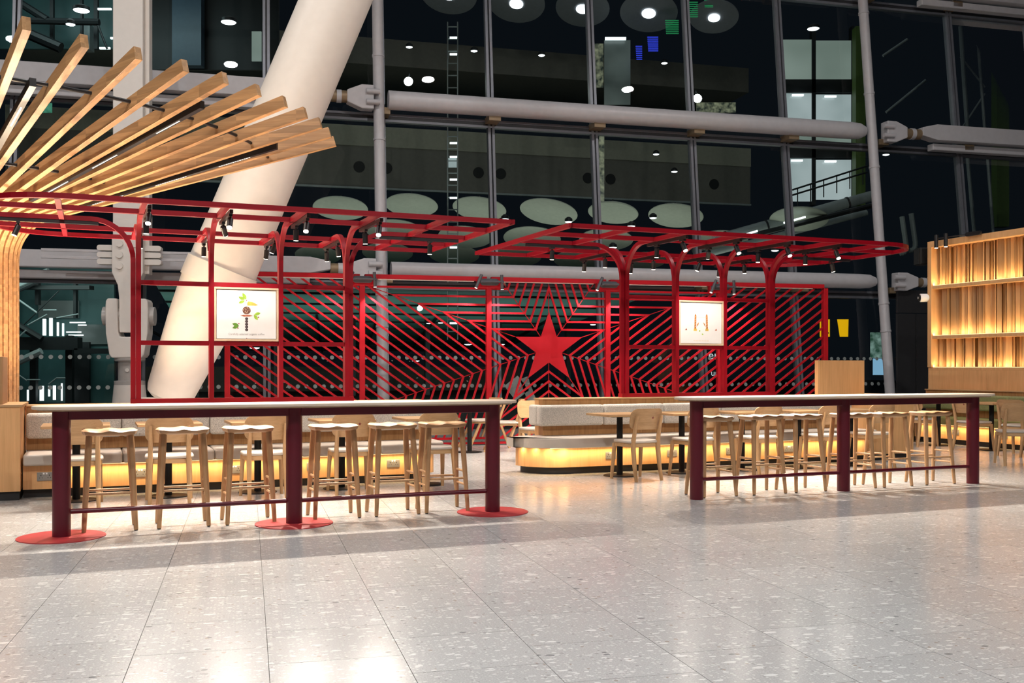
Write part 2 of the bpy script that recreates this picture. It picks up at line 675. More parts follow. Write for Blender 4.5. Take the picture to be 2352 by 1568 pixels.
for a_, b_ in zip(SJOIN[:-1], SJOIN[1:]):
    for z0, z1 in zip(LV[:-1], LV[1:]):
        p = [lean(a_ + 0.06, z0 + 0.06), lean(b_ - 0.06, z0 + 0.06), lean(b_ - 0.06, z1 - 0.1), lean(a_ + 0.06, z1 - 0.1)]
        MB().add(p, [(0, 1, 2, 3)]).build('pane', GLASS, facade)
# rows of frosted dots that mark the glass
for zr in (1.49, 0.90):
    m = MB()
    s = -5.2
    while s < 17.3:
        if min(abs(s - q) for q in SJOIN) > 0.12:
            c = lean(s, zr, -0.02)
            pts = [c + Vector((0.042 * cos(t * pi / 6), LEAN * 0.042 * sin(t * pi / 6), 0.042 * sin(t * pi / 6))) for t in range(12)]
            m.add(pts, [tuple(range(12))])
        s += 0.172
    o = m.build('dot_row', DOT, facade)
    o['kind'] = 'stuff'

# ------------------------------------------------------------------ steel behind the seating: masts, tube beams, box beams
NT = 20.55


def gthing(name, label, cat, s, n, z=0.0):
    return thing(name, label, cat, gn(s, n, z), B)


for nm, s in (('beside the big white column', 2.66), ('near the lit slatted wall', 14.40)):
    t = gthing('facade_mast', 'thin grey steel mast leaning with the glass wall ' + nm, 'mast', s, NT)
    m = MB()
    m.cyl((0, 0, 0), (0, LEAN * 13.5, 13.5), 0.115, 0.115, 16)
    m.build('tube', GREY_ST, t, smooth=40)
    for z in (2.1, 2.75, 3.95, 6.0, 7.8, 9.8):
        MB().cyl((0, LEAN * z, z), (0, LEAN * (z + 0.05), z + 0.05), 0.128, 0.128, 16).build('sleeve', GREY_ST, t, smooth=40)
        MB().box(-0.02, 0.02, LEAN * z - 0.135, LEAN * z - 0.10, z - 0.42, z).build('rib_plate', GREY_ST, t)


def clevis(t, x, z, y, sgn, r):
    """fork end plate that grips the mast, tapering to the threaded rod; sgn = +1 when the fork points to +x"""
    poly = [(0.0, -1.25 * r), (0.0, 1.25 * r), (-0.25, 1.25 * r), (-0.55, 0.62 * r), (-0.55, -0.62 * r), (-0.25, -1.25 * r)]
    M = Matrix(((sgn, 0, 0, x), (0, 0, 1, y), (0, 1, 0, z), (0, 0, 0, 1)))
    MB().prism(poly, -0.14, 0.14, M).build('fork_plate', GREY_ST, t, bevel=0.02)
    for k in (-0.55, 0.55):
        MB().cyl((x - sgn * 0.16, y - 0.16, z + k * r), (x + sgn * 0.12, y - 0.16, z + k * r), 0.055, 0.055, 12).build('fork_finger', GREY_ST, t, smooth=40)
        MB().box(min(x - sgn * 0.14, x + sgn * 0.08), max(x - sgn * 0.14, x + sgn * 0.08), y - 0.17, y - 0.135, z + k * r - 0.035, z + k * r + 0.035).build('slot', DK_MUL, t)


def rod(t, x0, x1, z, y, r):
    MB().cyl((x0, y, z), (x1, y, z), r * 0.62, r * 0.62, 16).build('threaded_rod', BRASS, t, smooth=40)
    xm = (x0 + x1) / 2
    MB().cyl((xm - 0.05, y, z), (xm + 0.05, y, z), r * 0.68, r * 0.68, 16).build('locking_ring', GREY_ST, t, smooth=40)


for lvl, zc, r, nm in ((0, 3.29, 0.17, 'lower'), (1, 6.89, 0.20, 'upper'), (2, 10.55, 0.20, 'topmost')):
    y = LEAN * zc
    # long round tube between the two masts
    t = gthing('tube_beam', nm + ' long round grey tube beam running across the glass wall', 'beam', 8.5, NT, 0)
    x0, x1 = 2.86 - 8.5, 14.2 - 8.5
    MB().lathe([(r, 0), (r, x1 - x0 - 0.4), (r * 0.93, x1 - x0 - 0.15), (r * 0.6, x1 - x0), (0.02, x1 - x0 + 0.02)], 28, (x0, y, zc), (1, 0, 0)).build('tube', GREY_ST, t, smooth=50)
    for s in SJOIN[6:13]:
        for d in (0.0,):
            x = s - 8.5
            MB().box(x - 0.13, x + 0.13, y - 0.02, y + 0.40, zc - r - 0.09, zc - r + 0.04).build('glazing_bracket', BRASS, t)
    # box beams beyond the masts
    for side in (-1, 1):
        if lvl == 2 and side < 0:
            continue
        sx = 2.66 if side < 0 else 14.40
        lab = nm + (' box-section grey beam left of the big white column' if side < 0 else ' box-section grey beam at the right behind the slatted wall')
        t = gthing('box_beam', lab, 'beam', sx, NT, 0)
        clevis(t, side * 0.12 if side < 0 else 0.30, zc, y - 0.05, -side, r)
        q = side * 0.62 if side < 0 else 0.85
        rod(t, q, q + side * 0.42, zc, y - 0.05, r)
        e = q + side * 0.42
        poly = [(0, -0.5 * r), (0, 0.5 * r), (0.4, 0.95 * r), (9.5 if side < 0 else 4.5, 0.95 * r), (9.5 if side < 0 else 4.5, -0.95 * r), (0.4, -0.95 * r)]
        M = Matrix(((side, 0, 0, e), (0, 0, 1, y - 0.05), (0, 1, 0, zc + 0.05), (0, 0, 0, 1)))
        MB().prism(poly, -0.15, 0.15, M).build('box_tube', GREY_ST, t, bevel=0.015)
        xs = sorted((e + side * 0.4, e + side * (9.5 if side < 0 else 4.5)))
        MB().box(xs[0], xs[1], y - 0.02, y + 0.20, zc - r - 0.14, zc - 0.9 * r).build('lower_flange', GREY_ST, t, bevel=0.02)

# big leaning white column
def column_profile():
    base, top = Vector((-5.07, 15.0, 0.83)), Vector((-1.62, 15.0, 9.0))
    return base, top, (top - base).normalized(), (top - base).length


t = thing('leaning_column', 'huge round white column leaning to the right behind the left red frame', 'column', (-5.3, 15.0, 0))
cb, ct, cd, cl = column_profile()
loc = cb - Vector((-5.3, 15.0, 0))
MB().lathe([(0.24, -0.02), (0.315, 0.03), (0.345, 0.12), (0.40, 0.62), (0.468, 1.25), (0.505, 1.80)], 48, loc, cd).build('tapered_foot', WHITE, t, smooth=35)
MB().lathe([(0.527, 1.80), (0.527, 2.10), (0.50, 2.102), (0.49, 3.6), (0.487, cl)], 56, loc, cd).build('shaft', WHITE, t, smooth=35)
MB().lathe([(0.45, 0), (0.42, 0.35), (0.28, 0.55), (0.2, 0.85)], 32, (0.05, 0, 0), (0, 0, 1)).build('pedestal', WHITE, t, smooth=35)

# pinned white column with its bolted head
px0 = Vector((-6.98, 18.6, 0))
t = thing('pinned_column', 'white upright column with bolted head plate and pin joint at its foot', 'column', px0, B * 0.6)
MB().box(-0.26, 0.26, -0.15, 0.20, 3.66, 13).build('shaft', WHITE, t, bevel=0.01)
MB().box(0.262, 0.34, 0.02, 0.30, 3.0, 13).build('side_flange', WHITE, t, bevel=0.01)
poly = [(-0.27, 3.66), (-0.27, 3.0), (-0.17, 2.78), (-0.145, 2.55), (-0.145, 1.98), (-0.13, 1.92), (0.13, 1.92), (0.145, 1.98), (0.145, 2.55), (0.17, 2.78), (0.27, 3.0), (0.27, 3.66)]
MXZ = Matrix(((1, 0, 0, 0), (0, 0, 1, 0), (0, 1, 0, 0), (0, 0, 0, 1)))
MB().prism(poly, -0.19, 0.12, MXZ).build('head_plate', WHITE, t, bevel=0.012)
for bx_ in (-0.135, 0.135):
    for bz in (3.12, 3.32, 3.52):
        MB().cyl((bx_, -0.23, bz), (bx_, -0.18, bz), 0.062, 0.066, 12).build('bolt', WHITE, t, smooth=30)
for zz in (3.21, 3.335, 3.46):
    MB().prism(rrect(-0.56, 0.56, zz - 0.05, zz + 0.05, 0.045, 4), -0.06, 0.14, MXZ).build('tie_lug', WHITE, t)
poly = [(-0.36, 1.9), (-0.37, 2.3), (-0.36, 2.48), (-0.33, 2.53), (-0.165, 2.53), (-0.15, 1.92), (-0.12, 1.84), (0.12, 1.84), (0.15, 1.92), (0.165, 2.53), (0.33, 2.53), (0.36, 2.48), (0.37, 2.3), (0.36, 1.9), (0.30, 1.52), (0.26, 1.46), (-0.26, 1.46), (-0.30, 1.52)]
MB().prism(poly, -0.26, 0.24, MXZ).build('clevis', WHITE, t, bevel=0.02)
MB().cyl((-0.45, -0.02, 2.22), (0.45, -0.02, 2.22), 0.17, 0.17, 24).build('pin', PIN_GREY, t, smooth=40)
MB().lathe([(0.25, 1.40), (0.27, 1.42), (0.27, 1.46)], 28).build('collar', PIN_GREY, t, smooth=40)
MB().lathe([(0.20, 1.02), (0.20, 1.42)], 28).build('cylinder', PIN_GREY, t, smooth=40)
MB().cyl((0.0, -0.215, 1.24), (0.0, -0.19, 1.24), 0.035, 0.035, 14).build('plug', WHITE, t, smooth=40)
MB().lathe([(0.27, 0.97), (0.27, 1.04), (0.2, 1.05)], 28).build('lower_collar', PIN_GREY, t, smooth=40)
MB().lathe([(0.36, 0.0), (0.35, 0.1), (0.27, 0.97)], 32).build('pedestal', WHITE, t, smooth=40)
# thin tie rods held by the lugs
for sg in (-1, 1):
    tt = thing('tie_rod_pair', ('left' if sg < 0 else 'right') + ' pair of flat grey tie bars gripped by the pinned column', 'tie bar', px0 + Vector((sg * 1.0 * cos(B), sg * 1.0 * sin(B), 3.29)), B)
    for zz in (-0.02, 0.11):
        MB().box(-0.5, 0.5, 0.02, 0.06, zz - 0.025, zz + 0.025).build('bar', GREY_ST, tt, bevel=0.006)

# ------------------------------------------------------------------ bar tables
def stadium(x0, x1, r, n=12):
    return rrect(x0, x1, -r, r, r * 0.98, n)


def bar_table(u0, v0, L, plates, label):
    t = thing('bar_table', label, 'table', uv(u0 + L / 2, v0), A)
    h = L / 2
    MB().prism(stadium(-h - 0.21, h + 0.21, 0.255), 0.978, 1.003).build('table_top', TOP_WOOD, t, bevel=0.006, smooth=40)
    MB().prism(stadium(-h - 0.17, h + 0.17, 0.215), 0.967, 0.978).build('underlay', PLY, t, smooth=40)
    for k in (-1, 0, 1):
        MB().cyl((k * h, 0, 0.0), (k * h, 0, 0.967), 0.0665, 0.0665, 36).build('post', BURGUNDY, t, smooth=40)
        if plates:
            MB().lathe([(0.318, 0.0), (0.318, 0.006), (0.312, 0.008)], 56, (k * h, 0, 0)).build('floor_plate', DISC_RED, t, smooth=40)
    for k in (-1, 0):
        x0, x1 = k * h + 0.05, (k + 1) * h - 0.05
        MB().box(x0, x1, -0.045, 0.045, 0.895, 0.967).build('apron', BURGUNDY, t, bevel=0.004)
        MB().cyl((x0, 0, 0.192), (x1, 0, 0.192), 0.0185, 0.0185, 18).build('foot_rail', BURGUNDY, t, smooth=40)
        for q in range(4):
            xx = x0 + (x1 - x0) * (q + 0.5) / 4
            MB().box(xx - 0.07, xx + 0.07, -0.10, 0.10, 0.962, 0.967).build('fixing_plate', BLACK, t)
    return t


bar_table(0.0, 0.0, 3.53, True, 'long bar table on burgundy posts with round floor plates, at the left')
bar_table(5.705, 0.067, 3.60, False, 'long bar table on burgundy posts without floor plates, at the right')


# ------------------------------------------------------------------ bar stools
def saddle_seat():
    nx, ny = 22, 12
    hx, hy = 0.212, 0.152
    top, bot = [], []
    m = MB()
    def pt(i, j, k):
        a_ = -1 + 2 * i / nx
        b_ = -1 + 2 * j / ny
        # round the square's corners
        x = hx * a_ * sqrt(1 - 0.20 * b_ * b_)
        y = hy * b_ * sqrt(1 - 0.16 * a_ * a_)
        e = max(abs(a_), abs(b_))
        if k:
            z = 0.802 - 0.010 * math.exp(-((abs(x) - 0.085) / 0.055) ** 2) * (1 if y < 0.06 else 0.55) + 0.004 * math.exp(-(x / 0.03) ** 2)
            z -= 0.012 * max(0, (e - 0.86) / 0.14) ** 2
        else:
            z = 0.752 + 0.012 * max(0, (e - 0.80) / 0.20) ** 2
            x *= 0.95
            y *= 0.94
        return (x, y, z)
    vs_ = [pt(i, j, k) for k in (0, 1) for j in range(ny + 1) for i in range(nx + 1)]
    W = nx + 1
    O = W * (ny + 1)
    fs = []
    for j in range(ny):
        for i in range(nx):
            a_ = j * W + i
            fs.append((a_, a_ + W, a_ + W + 1, a_ + 1))
            fs.append((O + a_, O + a_ + 1, O + a_ + W + 1, O + a_ + W))
    ring = [i for i in range(nx)] + [nx + j * W for j in range(ny)] + [ny * W + nx - i for i in range(nx)] + [(ny - j) * W for j in range(ny)]
    for q in range(len(ring)):
        a_, b_ = ring[q], ring[(q + 1) % len(ring)]
        fs.append((a_, b_, O + b_, O + a_))
    return m.add(vs_, fs)


def make_stool(label):
    t = thing('bar_stool', label, 'stool', group='oak stools along the bar tables')
    saddle_seat().build('seat', STOOL_SEAT, t, smooth=50)
    tops = {(-1, -1): (-0.152, -0.098), (1, -1): (0.152, -0.098), (-1, 1): (-0.152, 0.098), (1, 1): (0.152, 0.098)}

    def leg_at(sx, sy, z):
        k = z / 0.775
        fx, fy = sx * 0.192, sy * 0.163
        x, y = tops[(sx, sy)]
        return Vector((fx + (x - fx) * k, fy + (y - fy) * k, z))
    for sx in (-1, 1):
        for sy in (-1, 1):
            a_, b_ = leg_at(sx, sy, 0.006), leg_at(sx, sy, 0.775)
            d = (b_ - a_)
            lg = MB().lathe([(0.0165, 0.0), (0.0175, 0.02), (0.0225, 0.36), (0.0255, 0.60), (0.024, d.length)], 14, a_, d).build('leg', STOOL_OAK, t, smooth=40)
            MB().cyl(leg_at(sx, sy, 0.0), leg_at(sx, sy, 0.006), 0.0135, 0.0135, 10).build('foot_pad', BLACK, lg)
    for sy in (-1, 1):
        MB().cyl(leg_at(-1, sy, 0.30), leg_at(1, sy, 0.30), 0.0105, 0.0105, 10).build('rung', STOOL_OAK, t, smooth=40)
    for sx in (-1, 1):
        for z in (0.36, 0.24):
            MB().cyl(leg_at(sx, -1, z), leg_at(sx, 1, z), 0.0105, 0.0105, 10).build('rung', STOOL_OAK, t, smooth=40)
    return t


stool = None
for side, us, vv in (('left', (0.346, 0.905, 1.43, 2.155, 2.685, 3.15), 0.283), ('right', (6.01, 6.61, 7.12, 7.78, 8.28, 8.89), 0.275)):
    for i, u in enumerate(us):
        lab = 'oak saddle-seat bar stool, %s from the left at the %s bar table' % (ORD[i], side)
        rz = A + radians((0.6, -0.5, 1.2, 0, 0.8, -2.0)[i])
        if stool is None:
            stool = make_stool(lab)
            stool.location, stool.rotation_euler = uv(u, vv), (0, 0, rz)
        else:
            dup(stool, uv(u, vv), rz, lab)


# ------------------------------------------------------------------ dining chairs
def star_pts(R, c=(0, 0), rot=0.0, inner=0.382):
    out = []
    for k in range(10):
        r = R if k % 2 == 0 else R * inner
        t = pi / 2 + rot + k * pi / 5
        out.append((c[0] + r * cos(t), c[1] + r * sin(t)))
    return out


def shell(hw, z0, z1, ybase, wrap, tilt, th, rc, nx=18, nz=8):
    """bent plywood backrest with rounded corners"""
    m = MB()
    zc, hh = (z0 + z1) / 2, (z1 - z0) / 2
    vs_ = []
    for k in (0, 1):
        for j in range(nz + 1):
            for i in range(nx + 1):
                a_ = -1 + 2 * i / nx
                b_ = -1 + 2 * j / nz
                # superellipse-like rounding
                x, z = a_ * hw, b_ * hh
                ex, ez = max(0, abs(x) - (hw - rc)), max(0, abs(z) - (hh - rc))
                q = sqrt(ex * ex + ez * ez)
                mx = max(ex, ez)
                if q > 1e-6 and mx > 0:
                    s_ = mx / q
                    x = math.copysign(hw - rc + ex * s_, x) if ex > 0 else x
                    z = math.copysign(hh - rc + ez * s_, z) if ez > 0 else z
                y = ybase + wrap * (x / hw) ** 2 - tilt * (z + hh) + (th if k else 0)
                vs_.append((x, y, zc + z))
    W = nx + 1
    O = W * (nz + 1)
    fs = []
    for j in range(nz):
        for i in range(nx):
            a_ = j * W + i
            fs.append((a_, a_ + 1, a_ + W + 1, a_ + W))
            fs.append((O + a_, O + a_ + W, O + a_ + W + 1, O + a_ + 1))
    ring = [i for i in range(nx)] + [nx + j * W for j in range(nz)] + [nz * W + nx - i for i in range(nx)] + [(nz - j) * W for j in range(nz)]
    for q in range(len(ring)):
        a_, b_ = ring[q], ring[(q + 1) % len(ring)]
        fs.append((a_, O + a_, O + b_, b_))
    return m.add(vs_, fs)


def bent_leg(pts, rs, n=12):
    m = MB()
    pts = [Vector(p) for p in pts]
    vs_, fs = [], []
    for i, p in enumerate(pts):
        for k in range(n):
            t = 2 * pi * k / n
            c, s_ = cos(t), sin(t)
            rx, ry = rs[i]
            ex = math.copysign(abs(c) ** 0.7, c) * rx
            ey = math.copysign(abs(s_) ** 0.7, s_) * ry
            vs_.append(p + Vector((ex, ey, 0)))
    for i in range(len(pts) - 1):
        for k in range(n):
            j = (k + 1) % n
            fs.append((i * n + k, i * n + j, (i + 1) * n + j, (i + 1) * n + k))
    fs += [tuple(range(n - 1, -1, -1)), tuple(range((len(pts) - 1) * n, len(pts) * n))]
    return m.add(vs_, fs)


def make_chair(label, star):
    t = thing('dining_chair', label, 'chair', group='oak dining chairs with curved backs')
    MB().prism(rrect(-0.205, 0.205, -0.17, 0.21, [0.09, 0.09, 0.09, 0.09]), 0.385, 0.43).build('seat_frame', OAK_X, t, bevel=0.004, smooth=40)
    MB().prism(rrect(-0.222, 0.222, -0.185, 0.232, [0.08, 0.13, 0.13, 0.08], 8), 0.430, 0.462).build('seat_pad', CREAM, t, bevel=0.014, smooth=40, seg=3)
    for sx in (-1, 1):
        bent_leg([(sx * 0.178, -0.235, 0.0), (sx * 0.176, -0.20, 0.16), (sx * 0.174, -0.172, 0.36), (sx * 0.172, -0.172, 0.46), (sx * 0.170, -0.205, 0.60), (sx * 0.168, -0.248, 0.745)],
                 [(0.017, 0.017), (0.021, 0.023), (0.025, 0.030), (0.023, 0.027), (0.0195, 0.019), (0.016, 0.011)]).build('rear_leg', OAK, t, smooth=40)
        bent_leg([(sx * 0.205, 0.215, 0.0), (sx * 0.188, 0.172, 0.42)], [(0.016, 0.016), (0.024, 0.024)]).build('front_leg', OAK, t, smooth=40)
    sh = shell(0.218, 0.585, 0.825, -0.205, 0.055, 0.24, 0.014, 0.075).build('backrest', OAK_BACK, t, smooth=40)
    if star:
        y = -0.205 - 0.24 * 0.135
        sx = 0.055
        pts = [Vector((sx + x, y - 0.24 * z + 0.055 * ((sx + x) / 0.218) ** 2 - 0.0015, 0.585 + 0.135 + z)) for x, z in star_pts(0.021)]
        MB().add(pts, [tuple(range(10))]).build('star_emblem', STARRED, sh)
    return t


STARRED = plain('dark_red_print', (0.16, 0.012, 0.012), 0.6)
chair_star = chair_plain = None


def put_chair(loc, rz, label, star, group=None):
    global chair_star, chair_plain
    src = chair_star if star else chair_plain
    if src is None:
        src = make_chair(label, star)
        src.location, src.rotation_euler = loc, (0, 0, rz)
        if star:
            chair_star = src
        else:
            chair_plain = src
        return src
    return dup(src, loc, rz, label)


for i, (u, v, d, star) in enumerate(((0.09, 1.86, 0, True), (0.90, 1.82, -3, False), (1.80, 1.82, 0, False), (2.69, 1.90, -4, True), (3.56, 1.85, 4, False))):
    put_chair(uv(u, v), A + radians(d), 'oak dining chair with cream seat, %s from the left behind the left bar table' % ORD[i], star)
for i, (u, v, d, star) in enumerate(((6.03, 1.84, 7, True), (6.83, 1.88, 4, False), (7.72, 1.86, 6, False), (8.70, 1.86, 2, False), (9.50, 1.90, 4, False))):
    lab = 'oak dining chair with cream seat, %s from the left behind the right bar table' % ORD[i]
    if i == 0:
        lab = 'oak dining chair with red star standing clear just left of the right bar table'
    put_chair(uv(u, v), A + radians(d), lab, star)
# chair at the rounded end of the right bench and the chairs along the olive bench
put_chair(uv(5.91, 4.44), A + pi, 'oak dining chair facing us beside the rounded bench end', False)
put_chair(uv(12.76, 4.45), A + radians(-84), 'oak dining chair farthest along the olive bench, nearest the charcoal panels', False)
put_chair(uv(12.86, 3.42), A + radians(-92), 'oak dining chair with small star, half hidden by the right table end post', True)
put_chair(uv(12.72, 2.46), A + radians(-80), 'oak dining chair with small star, right of the right table end post', True)
put_chair(uv(11.55, 1.48), A + radians(-35), 'oak dining chair nearest us at the right edge', False)
put_chair(uv(12.40, 1.55), A + radians(-75), 'oak dining chair cut off by the right edge', False)


# ------------------------------------------------------------------ small cafe tables
def make_cafe(label):
    t = thing('cafe_table', label, 'table', group='small cafe tables with black pedestals')
    MB().prism(rrect(-0.305, 0.305, -0.30, 0.30, 0.012, 2), 0.716, 0.742).build('table_top', OAK_X, t, bevel=0.003)
    MB().box(-0.19, 0.19, -0.19, 0.19, 0.706, 0.716).build('mounting_plate', BLACK, t)
    MB().cyl((0, 0, 0.012), (0, 0, 0.706), 0.036, 0.036, 24).build('pedestal', BLACK, t, smooth=40)
    MB().lathe([(0.195, 0.0), (0.195, 0.008), (0.18, 0.013), (0.05, 0.016)], 36).build('base', BLACK, t, smooth=40)
    return t


cafe = make_cafe('small square oak cafe table, first from the left behind the left bar table')
cafe.location, cafe.rotation_euler = uv(0.07, 2.27), (0, 0, A)
for i, u in enumerate((0.92, 1.80, 2.68, 3.62)):
    dup(cafe, uv(u, 2.27), A, 'small square oak cafe table, %s from the left behind the left bar table' % ORD[i + 1])
for i, u in enumerate((6.04, 6.90, 7.78, 8.65, 9.50)):
    dup(cafe, uv(u, 2.27), A, 'small square oak cafe table, %s from the left behind the right bar table' % ORD[i])
dup(cafe, uv(6.45, 4.25), A, 'small square oak cafe table behind the rounded bench end')
for (u, v, nm) in ((13.14, 4.40, 'middle one beside the olive bench'), (13.18, 3.36, 'nearest one beside the olive bench'), (13.45, 5.30, 'farthest one beside the olive bench')):
    dup(cafe, uv(u, v), A, 'small square cafe table with black pedestal, ' + nm)
dup(cafe, Vector((-0.645, 15.5, 0)), B, 'small square cafe table before the red star screen')


# ------------------------------------------------------------------ crest-rail chairs by the screen
def crest_chair(loc, rz, label):
    t = thing('crest_rail_chair', label, 'chair', loc, rz, group='pale chairs before the star screen')
    MB().prism(rrect(-0.21, 0.21, -0.19, 0.22, 0.06), 0.40, 0.43).build('seat_frame', OAK_X, t, bevel=0.004)
    MB().prism(rrect(-0.235, 0.235, -0.21, 0.245, 0.07), 0.43, 0.46).build('seat_pad', CREAM, t, bevel=0.012)
    for sx in (-1, 1):
        MB().sweep([(sx * 0.22, -0.36, 0.0), (sx * 0.21, -0.18, 0.45), (sx * 0.215, -0.30, 0.76)], (1, 0, 0), 0.036, 0.030).build('rear_leg', OAK, t, bevel=0.004)
        MB().sweep([(sx * 0.23, 0.34, 0.0), (sx * 0.19, 0.13, 0.42)], (1, 0, 0), 0.036, 0.032).build('front_leg', OAK, t, bevel=0.004)
        MB().sweep([(sx * 0.18, -0.05, 0.0 + 0.16), (sx * 0.10, -0.25, 0.70)], (1, 0, 0), 0.03, 0.026).build('back_strut', OAK, t, bevel=0.004)
    shell(0.25, 0.66, 0.80, -0.27, 0.06, 0.12, 0.022, 0.02, 12, 4).build('crest_rail', OAK_X, t, smooth=40)
    return t


crest_chair(Vector((-0.09, 15.75, 0)), B + radians(78), 'pale crest-rail chair with splayed legs right of the left table end post')
crest_chair(Vector((-0.46, 16.38, 0)), B + radians(100), 'pale crest-rail chair mostly hidden behind the left table end post')


# ------------------------------------------------------------------ benches
def off_end(x0, x1, y0, y1, r, n=10):
    return rrect(x0, x1, y0, y1, r, n)


def bench(name_label, loc, rz, L, seams, cush, seatm, round_right=0.0, round_left=0.0, back_x0=0.0, back_x1=None, wrap=False):
    """local: x along the bench, y = 0 at the plinth face, back at larger y"""
    back_x1 = L if back_x1 is None else back_x1
    t = thing('bench', name_label, 'bench', loc, rz)
    yb = 0.60

    def foot(inset, y0):
        return off_end(inset * (1 if round_left else 0), L - inset * (1 if round_right else 0), y0, yb,
                       [max(0, round_right - inset), 0, 0.0 if not wrap else max(0, 0.35 - inset), max(0, round_left - inset)])
    MB().prism(foot(0.20, 0.0), 0.0, 0.085).build('plinth', BLACK_PL, t, smooth=40)
    MB().prism(foot(0.12, -0.06), 0.085, 0.325).build('front_panel', VENEER, t, smooth=40)
    # seat pads between the seams
    xs = [0.0] + list(seams) + [L]
    for i in range(len(xs) - 1):
        x0, x1 = xs[i], xs[i + 1]
        rr = [0.03, 0.0, 0.0, 0.03]
        if i == 0 and round_left:
            rr[3] = round_left
            if wrap:
                rr[2] = 0.35
        if i == len(xs) - 2 and round_right:
            rr[0] = round_right
        MB().prism(off_end(x0 + 0.003, x1 - 0.003, -0.17, yb - 0.02, rr), 0.325, 0.437).build('seat_cushion', seatm, t, bevel=0.022, smooth=40, seg=3)
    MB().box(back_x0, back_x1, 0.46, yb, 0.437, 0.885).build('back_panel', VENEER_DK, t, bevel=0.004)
    MB().box(back_x0 - 0.01, back_x1 + 0.01, 0.44, yb + 0.14, 0.885, 0.903).build('cap_rail', OAK_X, t, bevel=0.004)
    MB().box(back_x0, back_x1, yb, yb + 0.12, 0.0, 0.885).build('rear_panel', VENEER, t)
    bs = [back_x0] + [q for q in seams if q > back_x0 + 0.2] + [back_x1]
    for i in range(len(bs) - 1):
        x0, x1 = bs[i], bs[i + 1]
        if wrap and i == 0:
            x0 -= 0.10
        MB().box(x0 + 0.003, x1 - 0.003, 0.335, 0.46, 0.56, 0.822).build('back_cushion', cush, t, bevel=0.035, smooth=40, seg=4)
    if wrap:
        MB().box(back_x0 - 0.10, back_x0 + 0.0, 0.46, yb + 0.10, 0.56, 0.822).build('end_cushion', cush, t, bevel=0.035, smooth=40, seg=4)
    # warm strip light under the seat edge
    MB().box(0.35, L - 0.3, -0.095, -0.085, 0.318, 0.324).build('strip_light', STRIP, t)
    l = area('bench_strip_lamp', ((L) / 2 + 0.1, -0.12, 0.315), (radians(22), 0, 0), L - 0.5, 0.02, 1.9 * L, WARMER, t, 110)
    if wrap:
        for k in range(4):
            an = radians(200 + 20 * k)
            r_ = round_left
            area('bench_end_lamp', (r_ + cos(an) * (r_ - 0.05), -0.17 + r_ + sin(an) * (r_ - 0.05), 0.315), (0, 0, 0), 0.12, 0.03, 0.7, WARMER, t)
    return t


bench('long cream bench with oatmeal back cushions behind the left bar table', uv(-0.42, 2.69), A, 4.42, (0.92, 1.82, 2.72, 3.60), FABRIC, CREAM, round_right=0.32, back_x1=4.30)
bench('long cream bench with rounded left end behind the right bar table', uv(4.93, 2.69), A, 5.25, (1.30, 2.18, 3.06, 3.94, 4.70), FABRIC, CREAM, round_left=0.62, back_x0=0.50, wrap=True)
bench('olive green bench below the lit slatted wall', uv(13.60, 5.62), A - pi / 2, 4.6, (0.95, 1.9, 2.85, 3.7), GREEN, GREEN_SEAT)


def socket(loc, rz, label):
    t = thing('power_socket', label, 'socket', loc, rz, group='double sockets on the bench fronts')
    MB().box(-0.074, 0.074, -0.008, 0.0, -0.043, 0.043).build('plate', SOCKET, t, bevel=0.003)
    for sx in (-0.038, 0.038):
        for dx, dz, w, h in ((0, 0.012, 0.006, 0.012), (-0.012, -0.012, 0.008, 0.005), (0.012, -0.012, 0.008, 0.005)):
            MB().box(sx + dx - w / 2, sx + dx + w / 2, -0.0095, -0.008, dz - h / 2, dz + h / 2).build('pin_hole', BLACK, t)
        MB().box(sx * 0.35 - 0.008, sx * 0.35 + 0.008, -0.011, -0.008, 0.022, 0.036).build('switch', PAPER, t)
    return t


sk = None
for nm, us in (('left', (-0.22, 0.67, 1.61, 2.45, 3.35)), ('right', (6.11, 6.98, 7.86, 8.77))):
    for i, u in enumerate(us):
        lab = 'grey double power socket, %s from the left on the bench behind the %s bar table' % (ORD[i], nm)
        if sk is None:
            sk = socket(uv(u, 2.629, 0.21), A, lab)
        else:
            dup(sk, uv(u, 2.629, 0.21), A, lab)
for v, nm in ((4.42, 'farther'), (3.45, 'nearer')):
    dup(sk, uv(13.539, v, 0.21), A - pi / 2, 'grey double power socket, the %s one on the olive bench front' % nm)

# ------------------------------------------------------------------ service counter at the left edge
t = thing('service_counter', 'oak service counter with black plinth cut off by the left edge', 'counter', uv(-1.4, 2.52), A)
MB().box(-1.2, 0.955, 0.0, 0.9, 0.0, 0.085).build('plinth', BLACK_PL, t)
MB().box(-1.2, 0.965, -0.025, 0.9, 0.085, 0.905).build('body', VENEER, t, bevel=0.003)
MB().box(-1.2, 0.985, -0.035, 0.92, 0.905, 0.93).build('counter_top', OAK_X, t, bevel=0.003)
t = thing('display_box', 'small open display box with black panel on the counter at the left edge', 'box', uv(-0.78, 2.95, 0.93), A)
MB().box(0.10, 0.18, -0.32, 0.30, 0.0, 0.47).build('end_board', OAK, t, bevel=0.003)
MB().box(-0.9, 0.10, -0.30, -0.28, 0.20, 0.44).build('black_panel', BLACK, t)
MB().box(-0.9, 0.10, -0.28, 0.28, 0.0, 0.02).build('bottom_board', OAK, t)
m = MB()
random.seed(7)
for k in range(90):
    x, y = random.uniform(-0.8, 0.09), random.uniform(-0.27, 0.26)
    m.lathe([(0.006, -0.012), (0.018, 0), (0.006, 0.012)], 6, (x, y, 0.45 + random.uniform(0, 0.03)), (random.uniform(-1, 1), random.uniform(-1, 1), 0.6))
BEANS = plain('pink_snacks', (0.45, 0.16, 0.12), 0.6, vary=0.4, scale=40)
o = m.build('snack_pile', BEANS, t)
